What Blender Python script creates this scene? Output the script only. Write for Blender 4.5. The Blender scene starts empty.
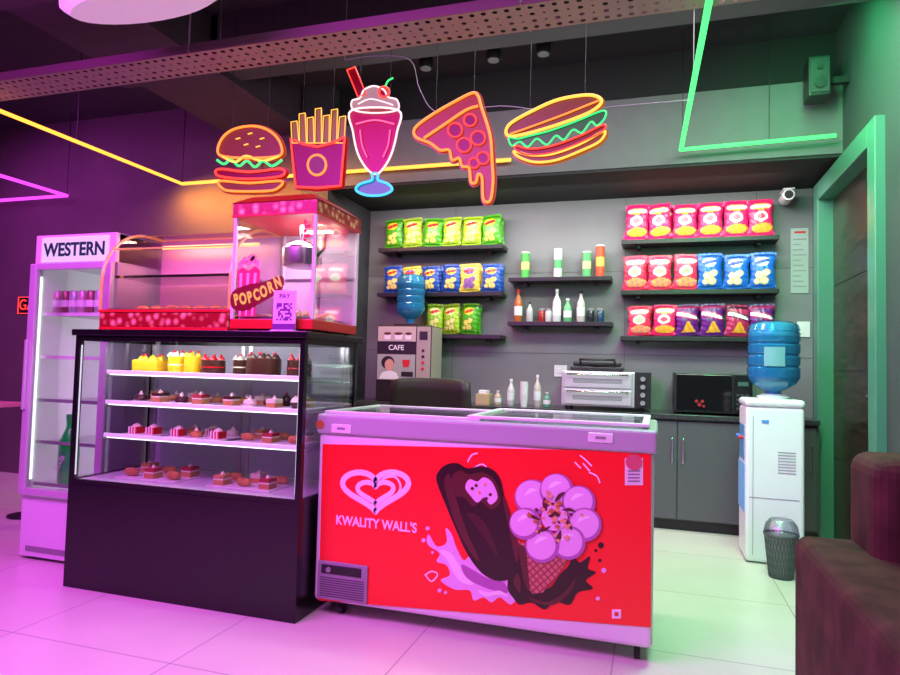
import bpy, math, random, bmesh
from mathutils import Vector, Matrix
random.seed(4)
scn=bpy.context.scene
COL=scn.collection
try:
    scn.view_settings.view_transform='Standard'
    scn.view_settings.look='None'
except Exception: pass

# ---------------------------------------------------------------- materials
MATS={}
def pbr(name,col,rough=.5,metal=0,emit=None,es=0,noise=0,nscale=8,bump=0,coat=0,spec=.5):
    if name in MATS: return MATS[name]
    m=bpy.data.materials.new(name); m.use_nodes=True
    nt=m.node_tree; b=nt.nodes['Principled BSDF']
    b.inputs['Base Color'].default_value=(*col,1); b.inputs['Roughness'].default_value=rough
    b.inputs['Metallic'].default_value=metal
    b.inputs['Specular IOR Level'].default_value=spec
    b.inputs['Coat Weight'].default_value=coat
    if emit is not None:
        b.inputs['Emission Color'].default_value=(*emit,1); b.inputs['Emission Strength'].default_value=es
    if noise or bump:
        tc=nt.nodes.new('ShaderNodeTexCoord'); nz=nt.nodes.new('ShaderNodeTexNoise')
        nz.inputs['Scale'].default_value=nscale; nz.inputs['Detail'].default_value=5
        nt.links.new(tc.outputs['Object'],nz.inputs['Vector'])
        if noise:
            r=nt.nodes.new('ShaderNodeValToRGB')
            r.color_ramp.elements[0].position=.3; r.color_ramp.elements[1].position=.7
            r.color_ramp.elements[0].color=(*[c*(1-noise) for c in col],1)
            r.color_ramp.elements[1].color=(*[min(1,c*(1+noise)) for c in col],1)
            nt.links.new(nz.outputs['Fac'],r.inputs['Fac']); nt.links.new(r.outputs['Color'],b.inputs['Base Color'])
        if bump:
            bp=nt.nodes.new('ShaderNodeBump'); bp.inputs['Strength'].default_value=bump; bp.inputs['Distance'].default_value=.01
            nt.links.new(nz.outputs['Fac'],bp.inputs['Height']); nt.links.new(bp.outputs['Normal'],b.inputs['Normal'])
    MATS[name]=m; return m
def glow(name,col,s): 
    return pbr(name,(0.02,0.02,0.02),.5,0,col,s)
def glass(name,tint=(1,1,1),refl=.1,rough=.03):
    if name in MATS: return MATS[name]
    m=bpy.data.materials.new(name); m.use_nodes=True; nt=m.node_tree; nt.nodes.clear()
    o=nt.nodes.new('ShaderNodeOutputMaterial'); mx=nt.nodes.new('ShaderNodeMixShader')
    t=nt.nodes.new('ShaderNodeBsdfTransparent'); g=nt.nodes.new('ShaderNodeBsdfGlossy')
    t.inputs[0].default_value=(*tint,1); g.inputs['Roughness'].default_value=rough
    lw=nt.nodes.new('ShaderNodeLayerWeight'); lw.inputs['Blend'].default_value=.25
    ma=nt.nodes.new('ShaderNodeMath'); ma.operation='MULTIPLY_ADD'; ma.inputs[1].default_value=.5; ma.inputs[2].default_value=refl
    nt.links.new(lw.outputs['Fresnel'],ma.inputs[0]); nt.links.new(ma.outputs[0],mx.inputs[0])
    nt.links.new(t.outputs[0],mx.inputs[1]); nt.links.new(g.outputs[0],mx.inputs[2]); nt.links.new(mx.outputs[0],o.inputs[0])
    MATS[name]=m; return m

def tile_mat():
    m=bpy.data.materials.new('floor_tiles'); m.use_nodes=True; nt=m.node_tree; b=nt.nodes['Principled BSDF']
    tc=nt.nodes.new('ShaderNodeTexCoord'); br=nt.nodes.new('ShaderNodeTexBrick')
    br.offset=0; br.inputs['Scale'].default_value=1; br.inputs['Brick Width'].default_value=.8; br.inputs['Row Height'].default_value=.8
    br.inputs['Mortar Size'].default_value=.003
    br.inputs['Color1'].default_value=(.72,.68,.62,1); br.inputs['Color2'].default_value=(.75,.71,.65,1); br.inputs['Mortar'].default_value=(.38,.35,.34,1)
    mp=nt.nodes.new('ShaderNodeMapping'); mp.inputs['Location'].default_value=(.15,.3,0)
    nt.links.new(tc.outputs['Object'],mp.inputs['Vector']); nt.links.new(mp.outputs[0],br.inputs['Vector'])
    nz=nt.nodes.new('ShaderNodeTexNoise'); nz.inputs['Scale'].default_value=3
    mx=nt.nodes.new('ShaderNodeMixRGB'); mx.blend_type='MULTIPLY'; mx.inputs[0].default_value=.15
    nt.links.new(tc.outputs['Object'],nz.inputs['Vector'])
    nt.links.new(br.outputs['Color'],mx.inputs[1]); nt.links.new(nz.outputs['Fac'],mx.inputs[2]); nt.links.new(mx.outputs[0],b.inputs['Base Color'])
    b.inputs['Roughness'].default_value=.3
    return m
def waffle_mat():
    m=bpy.data.materials.new('waffle'); m.use_nodes=True; nt=m.node_tree; b=nt.nodes['Principled BSDF']
    tc=nt.nodes.new('ShaderNodeTexCoord'); mp=nt.nodes.new('ShaderNodeMapping'); mp.inputs['Rotation'].default_value=(0,math.radians(45),0)
    sep=nt.nodes.new('ShaderNodeSeparateXYZ'); nt.links.new(tc.outputs['Object'],mp.inputs[0]); nt.links.new(mp.outputs[0],sep.inputs[0])
    outs=[]
    for a in ('X','Z'):
        f=nt.nodes.new('ShaderNodeMath'); f.operation='MULTIPLY'; f.inputs[1].default_value=46
        g=nt.nodes.new('ShaderNodeMath'); g.operation='FRACT'; h=nt.nodes.new('ShaderNodeMath'); h.operation='GREATER_THAN'; h.inputs[1].default_value=.72
        nt.links.new(sep.outputs[a],f.inputs[0]); nt.links.new(f.outputs[0],g.inputs[0]); nt.links.new(g.outputs[0],h.inputs[0]); outs.append(h)
    mxx=nt.nodes.new('ShaderNodeMath'); mxx.operation='MAXIMUM'; nt.links.new(outs[0].outputs[0],mxx.inputs[0]); nt.links.new(outs[1].outputs[0],mxx.inputs[1])
    mx=nt.nodes.new('ShaderNodeMixRGB'); mx.inputs[1].default_value=(.55,.18,.16,1); mx.inputs[2].default_value=(.28,.05,.05,1)
    nt.links.new(mxx.outputs[0],mx.inputs[0]); nt.links.new(mx.outputs[0],b.inputs['Base Color']); return m
def popcorn_mat():
    m=bpy.data.materials.new('popcorn_print'); m.use_nodes=True; nt=m.node_tree; b=nt.nodes['Principled BSDF']
    tc=nt.nodes.new('ShaderNodeTexCoord'); v=nt.nodes.new('ShaderNodeTexVoronoi'); v.inputs['Scale'].default_value=24
    r=nt.nodes.new('ShaderNodeValToRGB'); e=r.color_ramp.elements
    e[0].position=.0; e[0].color=(.9,.72,.40,1); e[1].position=.55; e[1].color=(.30,.01,.012,1)
    e2=r.color_ramp.elements.new(.36); e2.color=(.55,.20,.10,1)
    nt.links.new(tc.outputs['Object'],v.inputs['Vector']); nt.links.new(v.outputs['Distance'],r.inputs[0]); nt.links.new(r.outputs[0],b.inputs['Base Color']); b.inputs['Roughness'].default_value=.35
    return m
def wood_mat():
    m=bpy.data.materials.new('dark_veneer'); m.use_nodes=True; nt=m.node_tree; b=nt.nodes['Principled BSDF']
    tc=nt.nodes.new('ShaderNodeTexCoord'); mp=nt.nodes.new('ShaderNodeMapping'); mp.inputs['Scale'].default_value=(1,2,14)
    nz=nt.nodes.new('ShaderNodeTexNoise'); nz.inputs['Scale'].default_value=2.5; nz.inputs['Detail'].default_value=8
    r=nt.nodes.new('ShaderNodeValToRGB'); r.color_ramp.elements[0].position=.35; r.color_ramp.elements[1].position=.75
    r.color_ramp.elements[0].color=(.012,.006,.005,1); r.color_ramp.elements[1].color=(.06,.026,.02,1)
    nt.links.new(tc.outputs['Object'],mp.inputs[0]); nt.links.new(mp.outputs[0],nz.inputs['Vector']); nt.links.new(nz.outputs['Fac'],r.inputs[0]); nt.links.new(r.outputs[0],b.inputs['Base Color'])
    b.inputs['Roughness'].default_value=.28
    return m

M_floor=tile_mat(); M_waffle=waffle_mat(); M_pop=popcorn_mat(); M_wood=wood_mat()
M_wall=pbr('wall_grey',(.19,.19,.20),.75,noise=.06,nscale=3)
M_wall_d=pbr('wall_charcoal',(.05,.045,.055),.8,noise=.1,nscale=3)
M_wall_r=pbr('wall_right_paint',(.045,.052,.055),.7,noise=.08,nscale=3)
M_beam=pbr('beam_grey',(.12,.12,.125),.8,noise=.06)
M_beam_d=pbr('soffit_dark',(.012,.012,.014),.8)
M_ceil=pbr('ceiling_dark',(.035,.028,.038),.85,noise=.1)
M_duct=pbr('bulkhead_paint',(.06,.035,.065),.7,noise=.1)
M_black=pbr('black_laminate',(.006,.006,.007),.25)
M_blackp=pbr('black_plastic',(.012,.012,.013),.4)
M_white=pbr('white_enamel',(.74,.70,.78),.3)
M_whitep=pbr('white_plastic',(.75,.75,.75),.4)
M_lilac=pbr('rim_plastic',(.42,.40,.46),.35)
M_steel=pbr('steel',(.6,.6,.62),.28,1)
M_chrome=pbr('chrome',(.8,.8,.82),.12,1)
M_greyp=pbr('grey_plastic',(.25,.25,.27),.5)
M_cab=pbr('cabinet_grey',(.085,.09,.095),.45)
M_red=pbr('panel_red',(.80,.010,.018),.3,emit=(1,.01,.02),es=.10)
M_redp=pbr('red_paint',(.6,.02,.02),.35)
M_artw=pbr('art_white',(.9,.75,.9),.35)
M_artp=pbr('art_lilac',(.78,.46,.80),.35)
M_choc=pbr('art_choc',(.028,.007,.009),.3)
M_choc2=pbr('art_choc_light',(.10,.02,.02),.3)
M_mauve=pbr('art_mauve',(.42,.13,.42),.4)
M_nut=pbr('art_nut',(.75,.38,.2),.4)
M_glass=glass('clear_glass',(.98,.98,.99),.02)
M_glass_d=glass('tinted_glass',(.85,.85,.88),.16)
M_curve=glass('curved_glass',(.97,.88,.93),.14,.05)
M_bluew=glass('blue_water_plastic',(.45,.75,.95),.08,.1)
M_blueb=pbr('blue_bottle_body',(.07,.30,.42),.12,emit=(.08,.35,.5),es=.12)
M_led=glow('led_white',(1,.96,1),2.4)

# ---------------------------------------------------------------- object helper
class O:
    def __init__(s,name,x=0,y=0,z=0,rz=0):
        s.o=bpy.data.objects.new(name,None); COL.objects.link(s.o); s.o.empty_display_size=.1
        s.o.location=(x,y,z); s.o.rotation_euler=(0,0,math.radians(rz)); s.c=Vector((x,y,z))
    def link(s,ob):
        COL.objects.link(ob); ob.parent=s.o; return ob
    def add(s,part,verts,faces,mat,smooth=False,bevel=0,seg=2,solid=0):
        me=bpy.data.meshes.new(part); me.from_pydata([tuple(Vector(v)-s.c) for v in verts],[],faces); me.update()
        bm=bmesh.new(); bm.from_mesh(me); bmesh.ops.recalc_face_normals(bm,faces=bm.faces); bm.to_mesh(me); bm.free()
        for m in (mat if isinstance(mat,list) else [mat]): me.materials.append(m)
        if smooth:
            for p in me.polygons: p.use_smooth=True
        ob=bpy.data.objects.new(part,me); s.link(ob)
        if solid:
            md=ob.modifiers.new('s','SOLIDIFY'); md.thickness=solid
        if bevel:
            md=ob.modifiers.new('b','BEVEL'); md.width=bevel; md.segments=seg; md.limit_method='ANGLE'
        return ob
    def box(s,part,x0,x1,y0,y1,z0,z1,mat,bevel=0,seg=2):
        v=[(x0,y0,z0),(x1,y0,z0),(x1,y1,z0),(x0,y1,z0),(x0,y0,z1),(x1,y0,z1),(x1,y1,z1),(x0,y1,z1)]
        f=[(0,3,2,1),(4,5,6,7),(0,1,5,4),(1,2,6,5),(2,3,7,6),(3,0,4,7)]
        return s.add(part,v,f,mat,bevel=bevel,seg=seg)
    def lathe(s,part,x,y,z,prof,mat,n=24,axis='z'):
        v=[];f=[]
        for r,h in prof:
            for i in range(n):
                a=2*math.pi*i/n; p,q=r*math.cos(a),r*math.sin(a)
                v.append({'z':(x+p,y+q,z+h),'y':(x+p,y+h,z+q),'x':(x+h,y+p,z+q)}[axis])
        for k in range(len(prof)-1):
            for i in range(n):
                j=(i+1)%n; f.append((k*n+i,k*n+j,(k+1)*n+j,(k+1)*n+i))
        f.append(tuple(range(n))); f.append(tuple(range((len(prof)-1)*n,len(prof)*n)))
        ob=s.add(part,v,f,mat,smooth=True)
        md=ob.modifiers.new('e','EDGE_SPLIT'); md.split_angle=math.radians(35)
        return ob
    def cyl(s,part,x,y,z,r,h,mat,n=24,axis='z'): return s.lathe(part,x,y,z,[(r,0),(r,h)],mat,n,axis)
    def ball(s,part,x,y,z,r,mat,sz=1,n=14):
        prof=[(max(1e-4,math.sin(math.pi*i/10)*r),-math.cos(math.pi*i/10)*r*sz) for i in range(11)]
        return s.lathe(part,x,y,z,prof,mat,n)
    def plate(s,part,pts,y,mat,th=.002):
        n=len(pts); v=[(p[0],y,p[1]) for p in pts]+[(p[0],y+th,p[1]) for p in pts]
        f=[tuple(range(n)),tuple(range(2*n-1,n-1,-1))]+[(i,(i+1)%n,n+(i+1)%n,n+i) for i in range(n)]
        return s.add(part,v,f,mat)
    def ribbon(s,part,pts,w,y,mat,closed=True):
        n=len(pts); L=[];R=[]
        for i,p in enumerate(pts):
            a=pts[(i-1)%n] if closed or i>0 else p; b=pts[(i+1)%n] if closed or i<n-1 else p
            d=Vector((b[0]-a[0],b[1]-a[1])); d=d.normalized() if d.length>0 else Vector((1,0))
            nn=Vector((-d.y,d.x))*w/2; L.append((p[0]+nn.x,y,p[1]+nn.y)); R.append((p[0]-nn.x,y,p[1]-nn.y))
        f=[(i,(i+1)%n,n+(i+1)%n,n+i) for i in range(n if closed else n-1)]
        return s.add(part,L+R,f,mat)
    def tube(s,part,pts,r,mat,cyclic=False,smooth=False):
        cu=bpy.data.curves.new(part,'CURVE'); cu.dimensions='3D'; cu.bevel_depth=r; cu.bevel_resolution=2; cu.use_fill_caps=True
        sp=cu.splines.new('POLY'); sp.points.add(len(pts)-1)
        for i,p in enumerate(pts): sp.points[i].co=(*(Vector(p)-s.c),1)
        sp.use_cyclic_u=cyclic; cu.materials.append(mat)
        return s.link(bpy.data.objects.new(part,cu))
    def text(s,part,body,x,y,z,size,mat,rot=(90,0,0),align='CENTER',sx=1,ext=.0008,bold=0):
        cu=bpy.data.curves.new(part,'FONT'); cu.body=body; cu.size=size; cu.align_x=align; cu.align_y='CENTER'; cu.extrude=ext; cu.offset=bold
        cu.materials.append(mat); ob=bpy.data.objects.new(part,cu); ob.location=Vector((x,y,z))-s.c
        ob.rotation_euler=[math.radians(a) for a in rot]; ob.scale=(sx,1,1); return s.link(ob)

def smooth(pts,closed=True,k=5):
    out=[];n=len(pts)
    rng=range(n) if closed else range(n-1)
    for i in rng:
        g=(lambda j:pts[j%n]) if closed else (lambda j:pts[max(0,min(n-1,j))])
        p0,p1,p2,p3=[Vector(g(i+q)) for q in (-1,0,1,2)]
        for t in range(k):
            t/=k
            out.append(tuple(.5*((2*p1)+(p2-p0)*t+(2*p0-5*p1+4*p2-p3)*t*t+(3*p1-p0-3*p2+p3)*t**3)))
    if not closed: out.append(tuple(pts[-1]))
    return out
def circ(cx,cy,r,n=20,ry=None): 
    ry=ry or r
    return [(cx+r*math.cos(2*math.pi*i/n),cy+ry*math.sin(2*math.pi*i/n)) for i in range(n)]
# image pixel coordinates projected through the camera -> metres (x,z) on a wall-parallel plane at depth y
def px_to_plane(p,y):
    a=(p[0]-450)/650; b=(p[1]-337.5)/650
    dx=-.30203+.95324*a+.01072*b; dy=.95213+.30109*a+.05280*b; dz=.04711+.02615*a-.99855*b
    t=y/dy; return (dx*t,1.15+dz*t)
def rp(pts,y): return [px_to_plane(p,y) for p in pts]

# ---------------------------------------------------------------- room shell
o=O('floor'); o.box('slab',-7.5,3.0,-3,6,-.1,0,M_floor)
o=O('ceiling'); o.box('slab',-7.5,3.0,-3,6,3.5,3.6,M_ceil)
o=O('wall_back'); o.box('panel',-2.6,1.15,5.6,5.75,0,2.62,M_wall)
for xx in (-1.75,-.25,.75): o.box('panel_joint',xx-.002,xx+.002,5.597,5.6,.86,2.62,pbr('joint',(.09,.09,.095),.8))
for zz in (1.3,2.0): o.box('panel_joint',-2.6,1.15,5.597,5.6,zz-.0015,zz+.0015,MATS['joint'])
o=O('wall_niche_side'); o.box('column',-2.85,-2.6,4.75,5.75,0,3.5,M_wall_d)
o=O('wall_back_left'); o.box('panel',-7.5,-2.85,4.9,5.05,0,3.5,pbr('wall_brown',(.12,.085,.09),.8,noise=.1,nscale=3))
o=O('wall_left'); o.box('panel',-7.6,-7.5,-3,6,0,3.5,M_wall_d)
o=O('wall_front'); o.box('panel',-7.5,3,-3.1,-3,0,3.5,M_wall_d)
o=O('wall_right')
o.box('pier',1.15,1.4,5.34,5.75,0,3.5,M_wall_r)
o.box('lintel',1.15,1.4,3.93,5.34,2.56,3.5,M_wall_r)
o.box('panel',1.15,1.4,-3,3.93,0,3.5,M_wall_r)
o=O('beam_over_counter')
o.box('face',-2.6,1.15,4.75,4.9,2.62,3.12,M_beam)
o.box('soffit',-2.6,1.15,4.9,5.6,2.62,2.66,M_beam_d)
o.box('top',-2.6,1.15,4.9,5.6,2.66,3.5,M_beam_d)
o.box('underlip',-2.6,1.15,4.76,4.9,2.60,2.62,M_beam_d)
o=O('door_1',1.2,4.64,0)
fr=pbr('door_frame_green_lit',(.07,.22,.15),.35)  # green LED light is painted into the frame colour
o.box('jamb_far',1.10,1.3,5.21,5.34,0,2.56,fr,.005); o.box('jamb_near',1.10,1.3,3.93,4.06,0,2.56,fr,.005)
o.box('head',1.10,1.3,4.06,5.21,2.43,2.56,fr,.005)
o.box('leaf',1.2,1.25,4.06,5.21,.005,2.43,M_wood,.003)
for k in range(3): o.box('panel_groove',1.196,1.2,4.1,5.17,.6+.6*k,.605+.6*k,M_blackp)
o.box('handle_plate',1.19,1.2,4.12,4.17,.9,1.15,M_steel,.002)
o.tube('handle_lever',[(1.19,4.145,1.05),(1.15,4.145,1.05),(1.15,4.26,1.05)],.009,M_steel)
o=O('baseboard_right'); o.box('strip',1.135,1.149,2.4,3.93,0,.08,M_beam_d)

# ---------------------------------------------------------------- LED strips
Y_led=glow('led_amber',(1,.36,.04),2.6); G_led=glow('led_green',(.06,1,.17),2.1); P_led=glow('led_magenta',(.85,.05,1),2)
o=O('amber_led_strip',-3,4.7,2.7)
o.tube('run_a',[(-4.02,2.2,2.72),(-4.02,4.70,2.72)],.014,Y_led); o.tube('run_b',[(-4.02,4.70,2.72),(-1.05,4.70,2.72)],.015,Y_led)
for p in ((-4.02,2.4),(-4.02,3.6),(-4.02,4.70),(-3.2,4.70)): o.tube('hanger',[(p[0],p[1],2.73),(p[0],p[1],3.5)],.004,M_blackp)
o=O('green_led_strip',.3,4.7,2.7)
o.tube('run_a',[(.215,2.0,2.7),(.15,4.66,2.69)],.015,G_led); o.tube('run_b',[(.15,4.66,2.69),(1.09,4.66,2.71)],.013,G_led)
for p in ((.205,2.4),(.175,3.6),(.16,4.66),(.7,4.66)): o.tube('hanger',[(p[0],p[1],2.71),(p[0],p[1],3.5)],.0025,M_blackp)
o=O('magenta_led_strip',-6,4.8,2.7)
o.tube('run_a',[(-5.45,2.5,2.72),(-5.45,4.8,2.72),(-7.4,4.8,2.72)],.016,P_led)
for p in ((-5.45,3),(-5.45,4.8),(-6.5,4.8)): o.tube('hanger',[(p[0],p[1],2.73),(p[0],p[1],3.5)],.004,M_blackp)

# ---------------------------------------------------------------- cable tray + bulkheads
o=O('perforated_cable_tray',-2,2.93,2.8)
cell=.055; x=-7.3; V=[];Fc=[]
while x<1.0:
    for k in range(4):
        y0=2.82+k*.0575; y1=y0+.0575; xc=x+cell/2; yc=(y0+y1)/2; b=len(V)
        out=[(x,y0),(xc,y0),(x+cell,y0),(x+cell,yc),(x+cell,y1),(xc,y1),(x,y1),(x,yc)]
        r=.013; inn=[(xc+r*math.cos(math.radians(a)),yc+r*math.sin(math.radians(a))) for a in (225,270,315,0,45,90,135,180)]
        if k in (1,2) and int(round((x+7.3)/cell))%2: inn=[(xc+(q[0]-xc)*.5,yc+(q[1]-yc)*.5) for q in inn]
        V+=[(p[0],p[1],2.8) for p in out]+[(p[0],p[1],2.8) for p in inn]
        Fc+=[(b+i,b+(i+1)%8,b+8+(i+1)%8,b+8+i) for i in range(8)]
    x+=cell
tray=pbr('galvanised_tray',(.36,.29,.24),.55,.2)
o.add('perforated_base',V,Fc,tray)
o.box('lip_front',-7.3,1.0,2.815,2.82,2.8,2.85,pbr('tray_lip',(.16,.10,.12),.5,.3)); o.box('lip_rear',-7.3,1.0,3.05,3.055,2.8,2.85,MATS['tray_lip'])
for xx in (-6,-4.2,-2.4,-.6): 
    for yy in (2.81,3.06): o.tube('rod',[(xx,yy,2.8),(xx,yy,3.5)],.005,M_steel)
o.tube('cable',[(-7.2,2.95,2.83),(-3,2.9,2.84),(.9,2.96,2.83)],.02,M_blackp)
o=O('ceiling_bulkhead'); o.box('body',-7.5,1.15,1.7,2.5,3.0,3.5,M_duct); o.box('step',-7.5,1.15,2.5,2.7,3.15,3.5,M_ceil)
o=O('ceiling_duct'); o.box('body',-3.6,-2.9,2.7,4.9,3.15,3.5,M_duct); o.box('flange',-3.65,-2.85,3.6,3.66,3.1,3.5,M_duct)
o=O('ceiling_beam'); o.box('body',-2.9,1.15,3.6,3.95,3.2,3.5,pbr('beam_mid',(.07,.07,.075),.8)); 
for xx,yy in ((-1.6,4.3),(-1.1,4.3),(-.75,4.3)):
    o=O('ceiling_spotlight',xx,yy,3.5); o.lathe('can',xx,yy,3.30,[(.05,0),(.055,.20)],M_blackp); o.cyl('lens',xx,yy,3.295,.038,.006,M_greyp)
o=O('suspended_lamp',-2.3,2.4,2.85)
q=circ(-2.30,2.36,.46,28,.16); V=[(p[0],p[1],2.83) for p in q]+[(-2.30+(p[0]+2.30)*.86,2.36+(p[1]-2.36)*.8,2.79) for p in q]+[(p[0],p[1],2.89) for p in q]
n=28; o.add('diffuser_shell',V,[(i,(i+1)%n,n+(i+1)%n,n+i) for i in range(n)]+[(i,(i+1)%n,2*n+(i+1)%n,2*n+i) for i in range(n)]+[tuple(range(n,2*n)),tuple(range(2*n,3*n))],pbr('lamp_shell',(.8,.76,.82),.35,emit=(1,.9,1),es=.2))
for xx in (-2.6,-1.95): o.tube('rod',[(xx,2.36,2.89),(xx,2.36,3.0)],.006,M_steel)
o=O('conduit_pipe',-1.0,2.75,3.2); o.tube('pipe',[(-1.35,2.72,3.5),(-1.3,2.72,3.12),(-1.05,2.72,3.06),(-.9,2.72,3.08),(-.85,2.72,3.5)],.014,M_redp)

# ---------------------------------------------------------------- neon signs (plane y=3.3)
NY=3.3
def neon(o,part,pts,col,s=6,closed=True,r=.0075,sm=True,y=NY,border=False):
    q=smooth(pts,closed) if sm else pts
    P=rp(q,NY)
    o.tube(part,[(a,y,b) for a,b in P],r,glow('neon_%s'%col[0],col[1],2.2),closed)
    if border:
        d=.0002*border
        o.ribbon(part+'_glow_halo',P,.034,NY+.020+d,pbr('glow_halo_%s'%col[0],[c*.1 for c in col[1]],.4,emit=[col[1][0]*.5,col[1][1]*.3,col[1][2]*.3],es=.55),closed)  # wide dim emissive ribbon imitating the glow halo around the tube
def fill(o,part,pts,col,s=.5,sm=True,y=NY+.012):
    q=smooth(pts) if sm else pts
    o.plate(part,rp(q,NY),y,pbr('neonfill_%s'%col[0],[c*.12 for c in col[1]],.4,emit=col[1],es=s),.004)
OR=('orange',(1,.20,.02)); YE=('yellow',(1,.40,.04)); RD=('red',(1,.04,.02)); GR=('green',(.02,.6,.14)); PK=('pink',(.9,.08,.22)); WH=('white',(.8,.48,.50)); CY=('cyan',(.03,.38,.7)); BR=('brown',(.28,.04,.01)); DR=('darkred',(.35,.0,.004)); DO=('dorange',(.38,.045,.004)); CR=('cream',(.65,.30,.05))
def hang(o,ps):
    for p in ps:
        a,b=px_to_plane(p,NY); o.tube('hanging_wire',[(a,NY,b),(a,NY,3.5)],.0012,M_blackp)
def sign(name,px,py):
    a,b=px_to_plane((px,py),NY); return O(name,a,NY,b)
o=sign('neon_burger_sign',249,158)
bun=[(218,153),(221,140),(232,130),(250,126),(266,129),(278,139),(282,153),(272,157),(250,158),(228,157)]
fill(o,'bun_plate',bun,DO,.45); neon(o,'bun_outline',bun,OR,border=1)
let=[(217,160),(224,164),(231,160),(239,166),(247,161),(255,167),(263,161),(272,166),(282,160)]
pat=[(219,169),(249,172),(281,169),(281,176),(249,179),(219,176)]
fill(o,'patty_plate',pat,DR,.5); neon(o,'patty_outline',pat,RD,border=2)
neon(o,'lettuce',let,GR,5,False); neon(o,'cheese',[(222,156),(235,162),(246,156),(262,161),(279,156)],YE,5,False)
b2=[(220,181),(249,183),(281,181),(278,188),(266,191),(232,191),(222,188)]
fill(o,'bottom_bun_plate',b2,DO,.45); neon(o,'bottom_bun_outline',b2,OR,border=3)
for p in ((238,139),(250,134),(262,139),(246,145),(258,147)): neon(o,'sesame',[(p[0]-2,p[1]),(p[0]+2,p[1]-1)],YE,5,False,.004,False)
hang(o,[(232,130),(268,130)])
o=sign('neon_fries_sign',318,150)
bx=[(291,139),(303,144),(318,147),(333,143),(345,137),(341,186),(318,188),(296,187)]
for i,(fx,ft) in enumerate(((295,122),(302,114),(309,118),(316,109),(323,116),(330,110),(337,117))):
    q=[(fx-1+i*.6-2,143),(fx-4+i*1.1,ft),(fx+2+i*1.1,ft-1),(fx+4+i*.5,143)]
    fill(o,'fry_plate',q,CR,.25,False,NY+.012+.0003*i); neon(o,'fry_outline',q,YE,4,True,.0032,False)
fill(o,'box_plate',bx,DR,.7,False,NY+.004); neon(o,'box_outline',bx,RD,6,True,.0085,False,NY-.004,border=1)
neon(o,'emblem_outline',circ(317,165,9,20,10),OR,6); fill(o,'emblem_plate',circ(317,165,8,20,9),BR,.4,True,NY-.002)
hang(o,[(303,114),(333,112)])
o=sign('neon_milkshake_sign',375,140)
gl=[(352,110),(398,110),(397,132),(391,155),(382,170),(375,174),(367,169),(358,154),(353,132)]
fill(o,'glass_plate',gl,('berry',(.50,.0,.035)),.8); neon(o,'glass_outline',gl,WH,5,True,.006)
neon(o,'fill_line',[(356,124),(375,120),(394,124)],PK,5,False,.005); neon(o,'highlight',[(360,130),(362,145),(367,157)],PK,4,False,.004)
neon(o,'highlight',[(390,130),(388,145),(383,157)],PK,4,False,.004)
cr=[(354,110),(352,101),(360,98),(364,90),(374,86),(384,90),(388,97),(397,100),(397,110),(375,113)]
fill(o,'cream_plate',cr,('cream2',(.6,.35,.36)),.6); neon(o,'cream_outline',cr,WH,5,True,.005); neon(o,'cream_swirl',[(358,104),(370,99),(384,102),(393,105)],WH,4,False,.004)
neon(o,'cherry',circ(384,92,5,14),RD,6); neon(o,'cherry_stem',[(385,87),(388,81),(393,78)],GR,5,False,.005); fill(o,'cherry_plate',circ(384,92,5,14),DR,.6,True,NY+.006)
st=[(347,70),(355,67),(366,94),(358,97)]
fill(o,'straw_plate',st,DR,.7,False); neon(o,'straw_outline',st,RD,6,True,.005,False)
neon(o,'stem',[(372,174),(372,180),(360,184),(356,190),(366,195),(382,195),(392,190),(388,184),(378,180),(378,174)],CY,5); fill(o,'foot_plate',[(372,176),(360,184),(356,190),(366,195),(382,195),(392,190),(388,184),(378,176)],('teal',(.01,.18,.4)),.8)
hang(o,[(360,98),(390,98)])
o=sign('neon_pizza_sign',460,140)
pz=[(416,137),(415,128),(430,116),(452,103),(472,93),(478,96),(481,106),(490,135),(492,160),(493,180),(491,198),(487,202),(483,198),(482,178),(478,174),(476,182),(471,182),(469,168),(462,166),(459,158),(452,160),(449,150),(440,150),(430,143)]
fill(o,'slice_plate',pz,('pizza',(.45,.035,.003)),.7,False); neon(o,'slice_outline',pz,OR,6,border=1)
neon(o,'crust_line',[(424,138),(445,124),(466,110),(478,106)],OR,6,False)
for c in ((455,130,7),(470,120,6),(478,138,7),(464,145,7),(483,158,6),(474,163,5)):
    fill(o,'pepperoni_plate',circ(*c),DR,.7,True,NY+.004); neon(o,'pepperoni_ring',circ(*c),RD,5,True,.005)
hang(o,[(436,113),(474,96)])
o=sign('neon_sandwich_sign',555,128)
t1=[(506,131),(511,123),(530,112),(557,100),(585,95),(598,97),(601,103),(590,112),(565,122),(540,130),(520,135),(509,136)]
lt=[(509,138),(518,139),(530,136),(550,131),(575,122),(603,111),(605,118),(597,126),(591,122),(582,133),(573,130),(564,140),(556,136),(547,145),(537,139),(528,147),(520,142),(512,146)]
tm=[(516,146),(530,149),(552,146),(580,136),(603,125),(603,131),(580,143),(552,153),(530,155),(517,151)]
t2=[(514,151),(530,155),(552,154),(580,144),(604,131),(600,141),(580,151),(556,160),(535,162),(519,157)]
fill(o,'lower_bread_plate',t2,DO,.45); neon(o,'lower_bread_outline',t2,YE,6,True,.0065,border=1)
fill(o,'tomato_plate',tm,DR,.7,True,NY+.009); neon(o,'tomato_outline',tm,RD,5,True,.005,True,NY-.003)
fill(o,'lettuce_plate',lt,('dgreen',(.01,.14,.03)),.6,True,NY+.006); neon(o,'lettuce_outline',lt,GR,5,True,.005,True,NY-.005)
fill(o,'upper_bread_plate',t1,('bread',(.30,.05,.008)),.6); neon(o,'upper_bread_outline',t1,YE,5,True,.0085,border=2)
neon(o,'crust_line',[(510,134),(530,127),(560,116),(585,106),(600,100)],OR,4,False,.005)
hang(o,[(530,111),(585,97)])
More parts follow.
